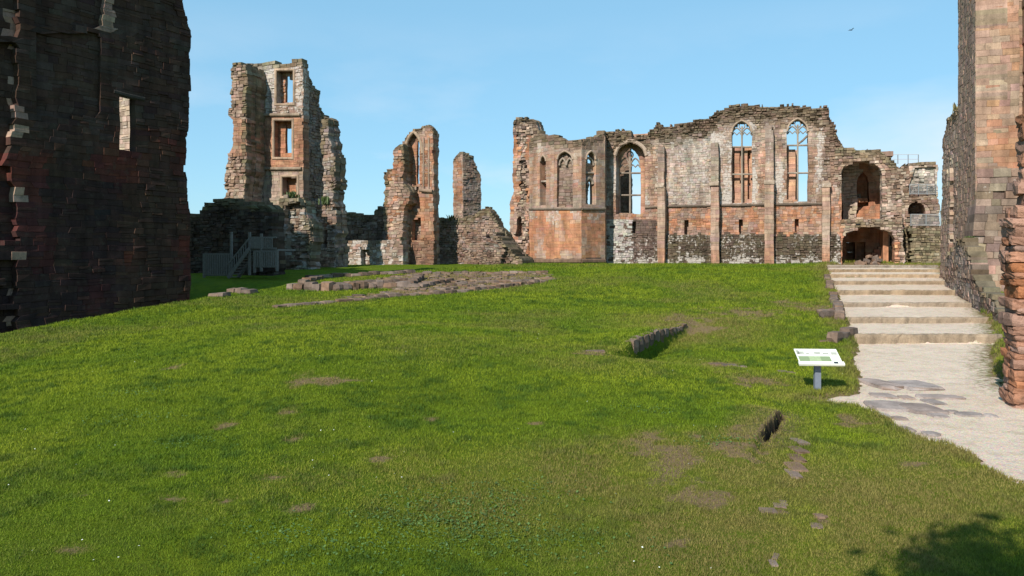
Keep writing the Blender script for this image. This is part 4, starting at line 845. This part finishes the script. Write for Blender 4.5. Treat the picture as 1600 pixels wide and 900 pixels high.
generic('path_side_wall', 'low tumbled stone wall along the right side of the stepped path', Wall(ray(1548, 38), np.array((-.40, -.917))), [(1466, 412), (1476, 402), (1488, 385), (1500, 372), (1512, 392), (1520, 430), (1530, 452), (1548, 462), (1562, 490), (1566, 600), (1460, 600)], [], 1476, 1568, 365, 545, (BR, GR, PK), 371, thick=.9, rag=3., rough=.3, zmin=-.3, course=.26, sl=(.28, .6), sep=120)

# eroded red jamb near the path
jam = root('eroded_red_jamb', 'eroded jamb of rounded red sandstone blocks standing at the edge of the gravel path', 'castle ruin', (13.4, 20.6, 0.))
rj = random.Random(12)
z = -.15
JB = [(rj.uniform(.15, .36), rj.uniform(-.12, .16)) for _ in range(24)]
J0 = np.array((13.2, 20.2)); JR = R(-ANG)
def jp(a, b): return J0[0]+a*U[0]+b*Vv[0], J0[1]+a*U[1]+b*Vv[1]
for i, (h, ox) in enumerate(JB):
    x = ox*.5; k = 0
    while x < 1.5:
        wd = rj.uniform(.3, .75)
        for row in range(2):
            if k and row: continue
            X_, Y_ = jp(x+wd/2, .33+row*.58+rj.uniform(-.03, .03)); put(rj.choice(JST), 'stone', jam, (X_, Y_, z+h/2), (wd*1.06, rj.uniform(.6, .7), h*rj.uniform(.98, 1.12)), JR+rj.uniform(-.12, .12), .07, rj)
        x += wd*.97; k += 1
    z += h*.97
for i in range(7):
    h = rj.uniform(.3, .45)
    for a_ in (.62, 1.35): X_, Y_ = jp(a_+rj.uniform(-.08, .08), .5); put(rj.choice(JST), 'stone', jam, (X_, Y_, z+h/2), (.8, .9, h*1.12), JR+rj.uniform(-.2, .2), .06, rj)
    z += h*.95
V, F = beam((*jp(.95, .5), -.3), (*jp(.95, .5), z-.2), 1.2, .45, (Vv[0], Vv[1], 0)); addmesh('core', V, F, STONE, jam, np.tile((.16, .07, .045, .05), (8, 1)))

# ------------------------------------------------------------------ low foundations in the grass
def foundation(name, label, polys, n, seed, hs=(.18, .42), size=(.35, .85)):
    allp = [ground_at(x, y) for x, y in polys[0]]; r = rng = random.Random(seed)
    cx = sum(p[0] for p in allp)/len(allp); cy = sum(p[1] for p in allp)/len(allp)
    rt_ = root(name, label, 'foundations', (cx, cy, gz1(cx, cy)))
    for poly in polys:
        P = [ground_at(x, y) for x, y in poly]; x0, x1 = min(p[0] for p in P), max(p[0] for p in P); y0, y1 = min(p[1] for p in P), max(p[1] for p in P)
        cnt = 0; pts = []; tries = 0
        while cnt < n and tries < 9000:
            tries += 1; x, y = r.uniform(x0, x1), r.uniform(y0, y1)
            if not inpoly(P, np.array([x]), np.array([y]))[0]: continue
            if any((x-a)**2+((y-b)*1.0)**2 < .085 for a, b in pts): continue
            pts.append((x, y)); cnt += 1; s = r.uniform(*size); h = r.uniform(*hs)
            put(r.choice(ROCKS), 'stone', rt_, (x, y, gz1(x, y)+h*.5-.11), (s*1.2, s*.8, h), R(-ANG)+r.uniform(-.3, .3)+(1.57 if r.random() < .3 else 0), .08, r)
    return rt_
fnd = foundation('stone_foundations', 'long spread of low broken foundation stones lying in the lawn', FNDP, 190, 17, (.12, .22), (.4, .85))
# kerb courses standing a little higher
def kerb(parent, a, b, h, wd, seed, me=None, lift=0., nm='kerb_stone'):
    r = random.Random(seed); a = np.array(a); b = np.array(b); Lk = np.hypot(*(b-a)); s = 0; an = math.atan2(b[1]-a[1], b[0]-a[0])
    while s < Lk:
        l = r.uniform(.5, 1.0); p = a+(b-a)*min(1, (s+l/2)/Lk); hh = .9*h*r.uniform(.75, 1.15)
        put(r.choice(me or ROCKS), nm, parent, (p[0], p[1], gz1(*p)+lift+hh/2-.1), (l*1.08, wd*r.uniform(.85, 1.1), hh+.1), an+r.uniform(-.05, .05), .03, r); s += l
kerb(fnd, ground_at(453, 452), ground_at(520, 454), .62, .9, 31); kerb(fnd, ground_at(520, 454), ground_at(600, 449), .6, .9, 32); kerb(fnd, ground_at(600, 451), ground_at(645, 450), .5, .8, 33)
kerb(fnd, ground_at(480, 436), ground_at(640, 427), .4, .8, 34); kerb(fnd, ground_at(586, 466), ground_at(720, 457), .3, .6, 35); kerb(fnd, ground_at(640, 448), ground_at(655, 436), .45, .7, 36); kerb(fnd, ground_at(470, 443), ground_at(500, 436), .45, .7, 37)
kerb(fnd, ground_at(428, 481), ground_at(590, 466), .2, .7, 51); kerb(fnd, ground_at(720, 457), ground_at(850, 441), .3, .6, 52); kerb(fnd, ground_at(660, 428), ground_at(850, 427), .3, .6, 53); kerb(fnd, ground_at(655, 450), ground_at(700, 441), .4, .7, 54)
kerb(fnd, ground_at(520, 446), ground_at(640, 440), .35, .8, 38); kerb(fnd, ground_at(700, 446), ground_at(835, 440), .28, .6, 39)
f2 = root('foundation_fragment', 'short row of foundation stones at the foot of the tall dark range', 'foundations', (*ground_at(340, 462), gz1(*ground_at(340, 462))))
kerb(f2, ground_at(290, 467), ground_at(350, 463), .35, .8, 41); kerb(f2, ground_at(345, 460), ground_at(393, 459), .45, .8, 42); kerb(f2, ground_at(320, 461), ground_at(370, 456), .35, .6, 43)
# kerb wall of the sunken room
pk = root('sunken_kerb_wall', 'short stone kerb wall along the edge of the sunken grass hollow', 'kerb', (PIT0[0], PIT0[1], .1))
rp = random.Random(6); s = -.35
while s < 7.6:
    l = rp.uniform(.45, .8); p = PIT0+PV*(s+l/2)+PU*.04; top = gz1(*(p-PU*.35))-.01; hh = max(.2, top-(.1+.022*s)+.28*max(0, 1-s/6)); 
    nlay = 2 if hh > .3 else 1
    for q in range(nlay): put(rp.choice(ROCKS), 'kerb_stone', pk, (p[0], p[1], top-hh*(q+.5)/nlay), (l*1.05, .42, hh/nlay*1.12), math.atan2(PV[1], PV[0])+rp.uniform(-.06, .06), .05, rp)
    s += l
# retaining stones beside the steps
ks = root('step_side_stones', 'tumbled retaining stones between the lawn and the stepped path', 'kerb', (*gp(1320, 0, 37), .6))
for a, b, h in (((1300, 31.5), (1328, 33.2), .45), ((1283, 37.3), (1312, 37.6), .4), ((1312, 36.5), (1309, 41.0), .45), ((1282, 38.6), (1308, 39.2), .3), ((1304, 42.5), (1302, 47.0), .35), ((1297, 50.5), (1296, 55), .3), ((1293, 57), (1292, 60), .3)):
    kerb(ks, ray(*a), ray(*b), h, .5, int(a[0]+b[1]), lift=.02)
# stone strip and loose flat stones in the near lawn
fs = root('flat_stone_strip', 'line of flat grey stones flush with the grass below the little scarp', 'stones', (5.9, 16, 0))
for px, py, wx, wy in ((1249, 690, 14, 12), (1246, 703, 18, 12), (1244, 716, 20, 13), (1243, 730, 24, 14), (1240, 741, 18, 8)):
    X, Y = ground_at(px, py); put(rr.choice(FLATD), 'flat_stone', fs, (X, Y, gz1(X, Y)-.015), (wx/FPX*Y*1.15, .56, .09), rr.uniform(-.12, .12), .03, rr)
st = root('half_buried_stones', 'few half-buried grey stones in worn turf beyond the flat stone strip', 'stones', (*ground_at(1215, 790), 0))
for px, py, wx in ((1218, 790, 16), (1224, 786, 10), (1200, 798, 22), (1282, 806, 16), (1276, 822, 16), (1208, 880, 10), (1212, 870, 8)):
    X, Y = ground_at(px, py); put(rr.choice(FLATD), 'flat_stone', st, (X, Y, gz1(X, Y)-.012), (wx/FPX*Y*1.2, .22, .06), rr.uniform(-.5, .5), .05, rr)
ps = root('hollow_edge_stones', 'low flat stones along the front of the sunken grass hollow', 'stones', (*ground_at(1130, 570), .2))
for px, py, wx in ((1120, 569, 24), (1140, 571, 22), (1158, 573, 14), (1222, 581, 14), (1236, 583, 10), (930, 549, 28), (1290, 533, 20), (1300, 524, 18)):
    X, Y = ground_at(px, py); put(rr.choice(FLATD), 'flat_stone', ps, (X, Y, gz1(X, Y)-.01), (wx/FPX*Y*1.1, .35, .1), rr.uniform(-.2, .2), .04, rr)

# ------------------------------------------------------------------ information panel
SX, SY = ground_at(1277, 609); SZ0 = gz1(SX, SY)
sg = root('information_panel', 'slanted visitor information panel on a single blue-grey post beside the path', 'sign', (SX, SY, SZ0))
ca, sa = math.cos(R(-4)), math.sin(R(-4))
def sp(u, v, n=0.):
    """point on the tilted board: u across, v up the slope, n above it"""
    tl = R(30); y = v*math.cos(tl)-n*math.sin(tl); zz = .78+v*math.sin(tl)+n*math.cos(tl)
    return (SX+u*ca-y*sa, SY-.33+u*sa+y*ca, SZ0+zz)
SGS = .93
def board(name, u0, u1, v0, v1, n0, n1, m, par=sg, sk=0.):
    V = [sp(u+sk*v, v, n) for n in (n0, n1) for u, v in ((u0, v0), (u1, v0), (u1, v1), (u0, v1))]
    return addmesh(name, V, [(0, 1, 2, 3)[::-1], (4, 5, 6, 7), (0, 1, 5, 4), (1, 2, 6, 5), (2, 3, 7, 6), (3, 0, 4, 7)], m, par)
beam_obj('post', (SX, SY, SZ0-.2), (SX, SY, SZ0+.9), .17, .12, POSTM, sg, (0, 1, 0))
beam_obj('bracket', (SX, SY-.3, SZ0+.76), (SX, SY+.32, SZ0+1.10), .5, .05, POSTM, sg)
pan = board('panel', -.60, .60, .0, .72, -.025, 0, PANELW)
board('front_lip', -.63, .63, -.035, .10, -.03, .03, PANELW)
board('printed_picture', -.57, .32, .12, .37, .001, .004, PANELG, pan)
board('picture_pale_area', -.28, .04, .135, .355, .0045, .007, plain('printed_pale_green', (.30, .36, .2), .4), pan)
board('logo_mark', .34, .46, .0, .085, .031, .034, INK)
rs = random.Random(2)
for i in range(5):
    u = -.56+.24*i; board('printed_drawing', u, u+rs.uniform(.1, .2), .47, .47+rs.uniform(.05, .13), .001, .003, INKG, pan)
board('printed_title', -.57, -.49, .46, .66, .001, .003, INKG, pan)
for i in range(6): board('text_line', .38, .38+rs.uniform(.14, .2), .17+.055*i, .185+.055*i, .001, .003, INKG, pan)

# ------------------------------------------------------------------ timber stair and landing in the shade
TW = Wall(ray(375, 58.5), U)
ts_ = rootat('timber_stair', 'grey timber stair and landing with picket balustrades against the shaded wall', 'stair', TW, 380, 432)
def tb(name, x0, y0, x1, y1, w=.09, d=.06, o=0., o2=None):
    return beam_obj(name, TW.at(x0, y0, o), TW.at(x1, y1, o if o2 is None else o2), w, d, TIMBER, ts_, (TW.n[0], TW.n[1], 0))
for x, y0, y1 in ((319, 396, 437), (361.5, 362.5, 432), (390, 362.5, 430), (408.5, 365, 424), (433, 390, 424), (398, 392, 426)): tb('post', x, y1, x, y0, .17, .14)
for y in (397, 430): tb('rail', 319, y, 360, y, .12, .07)
for i in range(14): x = 321.5+i*2.8; tb('picket', x, 430, x, 397, .10, .03, -.06)
for y in (371, 388): tb('rail', 391, y, 432, y, .12, .07)
for i in range(7): x = 394+i*2.15; tb('picket', x, 388, x, 371, .135, .03, -.06)
for i in range(5): x = 413+i*3.2; tb('picket', x, 388, x, 372, .10, .03, -.06)
for y in (392.5, 416.5): tb('rail', 398, y, 433, y, .13, .08)
for i in range(12): x = 400.5+i*2.75; tb('picket', x, 416.5, x, 393, .095, .03, -.06)
tb('landing', 390, 390.5, 433, 390.5, .14, 2.2, 1.2)
tb('stringer', 359, 434, 392, 389, .28, .08, -.2); tb('stringer', 359, 434, 392, 389, .28, .08, .95)
tb('handrail', 359, 413, 391, 374, .10, .08, -.2); tb('handrail', 359, 413, 391, 374, .10, .08, .95)
for i in range(8): x = 361.5+i*3.6; y = 432-(x-361.5)*1.36; tb('baluster', x, y, x, y-20, .07, .05, -.2)
for i in range(9): x = 360+i*3.4; y = 433-(x-360)*1.36; tb('tread', x-1.6, y, x+1.6, y, .06, 1.1, .37)

# ------------------------------------------------------------------ small plants on the wall tops
def wall_plant(label, p, n, h, seed, m=LEAFD):
    r = np.random.default_rng(seed); o = root('wall_plant', label, 'plant', p, 'plants on the ruined walls'); V = []; F = []
    for i in range(n):
        a = r.uniform(0, 6.28); l = h*r.uniform(.4, 1); lean = r.uniform(.1, .7); b = np.array(p)+np.array((r.normal(0, h*.3), r.normal(0, h*.3), -.1)); wd = .05*h+.03
        c = b+np.array((math.cos(a)*lean*l, math.sin(a)*lean*l, l)); md = (b+c)/2+np.array((0, 0, .15*l)); s = np.array((-math.sin(a), math.cos(a), 0))*wd
        k = len(V); V += [b-s*.4, b+s*.4, md+s, c, md-s]; F += [(k, k+1, k+2, k+3, k+4)]
    addmesh('leaves', V, F, m, o)
wall_plant('spiky weed sprouting on top of the wall behind the sunlit tower', RLs.at(1491, 177, .6), 46, 1.0, 1)
wall_plant('mat of weeds draped over the top of the rubble stump', WS.at(448, 308, .8), 90, .8, 2, LEAF)
wall_plant('green tuft growing on a ledge of the broken tower stub', Wst.at(509, 318, -.1), 70, .9, 3, LEAF)
wall_plant('bushy plant rooted at the foot of the crumbling tower base', RTf.at(1510, 376, -.9), 150, .42, 4, LEAF)
wall_plant('tuft of grass on top of the low rubble curtain wall', WLs.at(703, 344, .6), 60, .8, 5)

# ------------------------------------------------------------------ bird
B = pt(1330, 47, 48); bd = root('bird', 'small dark bird gliding high in the blue sky', 'bird', B); bd.scale = (.5, .5, .5)
def lathe_body():
    V = []; F = []; ax_ = np.array((.55, .3, -.1)); ax_ /= np.linalg.norm(ax_); s = np.cross(ax_, (0, 0, 1)); s /= np.linalg.norm(s); u = np.cross(s, ax_)
    prof = [(-.20, .004), (-.15, .03), (-.06, .042), (.04, .04), (.10, .03), (.135, .03), (.165, .018), (.19, .003)]
    for t_, r_ in prof:
        for k in range(8): q = k*math.pi/4; V.append(B+ax_*t_+s*r_*math.cos(q)+u*r_*math.sin(q))
    for i in range(len(prof)-1):
        for k in range(8): F.append((i*8+k, i*8+(k+1) % 8, (i+1)*8+(k+1) % 8, (i+1)*8+k))
    return V, F, ax_, s, u
V, F, bx, bs, bu = lathe_body(); addmesh('body', V, F, BIRDM, bd, smooth=True)
for sgn in (-1, 1):
    pr = [(.02, .07, -.05, 0), (.16, .085, -.05, .07), (.30, .05, -.05, .10), (.42, -.04, -.08, .09)]
    V = []; 
    for o_, f_, b_, up in pr: 
        for th in (.008, -.004): V += [B+bs*sgn*o_+bx*f_+bu*(up*(1.6 if sgn > 0 else .2)+th), B+bs*sgn*o_+bx*b_+bu*(up*(1.6 if sgn > 0 else .2)+th)]
    F = []
    for i in range(3): a = i*4; F += [(a, a+1, a+5, a+4), (a+2, a+6, a+7, a+3), (a, a+4, a+6, a+2), (a+1, a+3, a+7, a+5)]
    addmesh('wing', V, F, BIRDM, bd)
V = [B-bx*.17+bs*.02, B-bx*.17-bs*.02, B-bx*.31-bs*.06+bu*.005, B-bx*.31+bs*.06+bu*.005, B-bx*.17+bu*.015, B-bx*.30+bu*.02]
addmesh('tail', V, [(0, 1, 2, 3), (0, 3, 5, 4), (1, 4, 5, 2), (3, 2, 5), (0, 4, 1)], BIRDM, bd)

# ------------------------------------------------------------------ unseen tree added behind the viewpoint to shade the near corner of the lawn
def tree(name, label, base, h, cr, seed, cz):
    r = np.random.default_rng(seed); base = np.array(base, float); t = root(name, label, 'tree', base)
    V = []; F = []
    def limb(a, b, r0, r1, n=5, k=7):
        a = np.array(a, float); b = np.array(b, float); d = (b-a)/np.linalg.norm(b-a); s = np.cross(d, (0.3, .9, .1)); s /= np.linalg.norm(s); u = np.cross(s, d); o = len(V)
        for i in range(n):
            q = i/(n-1); c = a+(b-a)*q+s*math.sin(q*3)*.06*np.linalg.norm(b-a); rd = r0+(r1-r0)*q
            for j in range(k): V.append(c+(s*math.cos(j*2*math.pi/k)+u*math.sin(j*2*math.pi/k))*rd)
        for i in range(n-1):
            for j in range(k): F.append((o+i*k+j, o+i*k+(j+1) % k, o+(i+1)*k+(j+1) % k, o+(i+1)*k+j))
    limb(base-(0, 0, .3), base+(0, 0, cz), .3, .16)
    cl = []
    for i in range(14):
        a = r.uniform(0, 6.28); l = r.uniform(.4, 1)*cr; e = base+np.array((math.cos(a)*l, math.sin(a)*l, cz+r.uniform(-.3, .9)*(h-cz))); limb(base+(0, 0, cz*r.uniform(.6, 1)), e, .1, .02); cl.append(e)
    addmesh('trunk', V, F, BARK, t)
    LV = []; LF = []
    for e in cl+[base+np.array((0, 0, h-.6))]:
        for i in range(1300):
            c = e+r.normal(0, .36, 3)*cr*.62; a = r.normal(0, 1, 3); a /= np.linalg.norm(a); b = np.cross(a, r.normal(0, 1, 3)); b /= np.linalg.norm(b)+1e-6; s = r.uniform(.11, .2); k = len(LV)
            LV += [c-a*s, c+b*s*.5, c+a*s, c-b*s*.5]; LF.append((k, k+1, k+2, k+3))
    addmesh('crown', LV, LF, LEAF, t)
tree('tree', 'unseen leafy tree added to shade the lawn beside the gravel path', (1.6, -2.6, gz1(1.6, -2.6)), 10.6, 2.5, 5, 7.0)
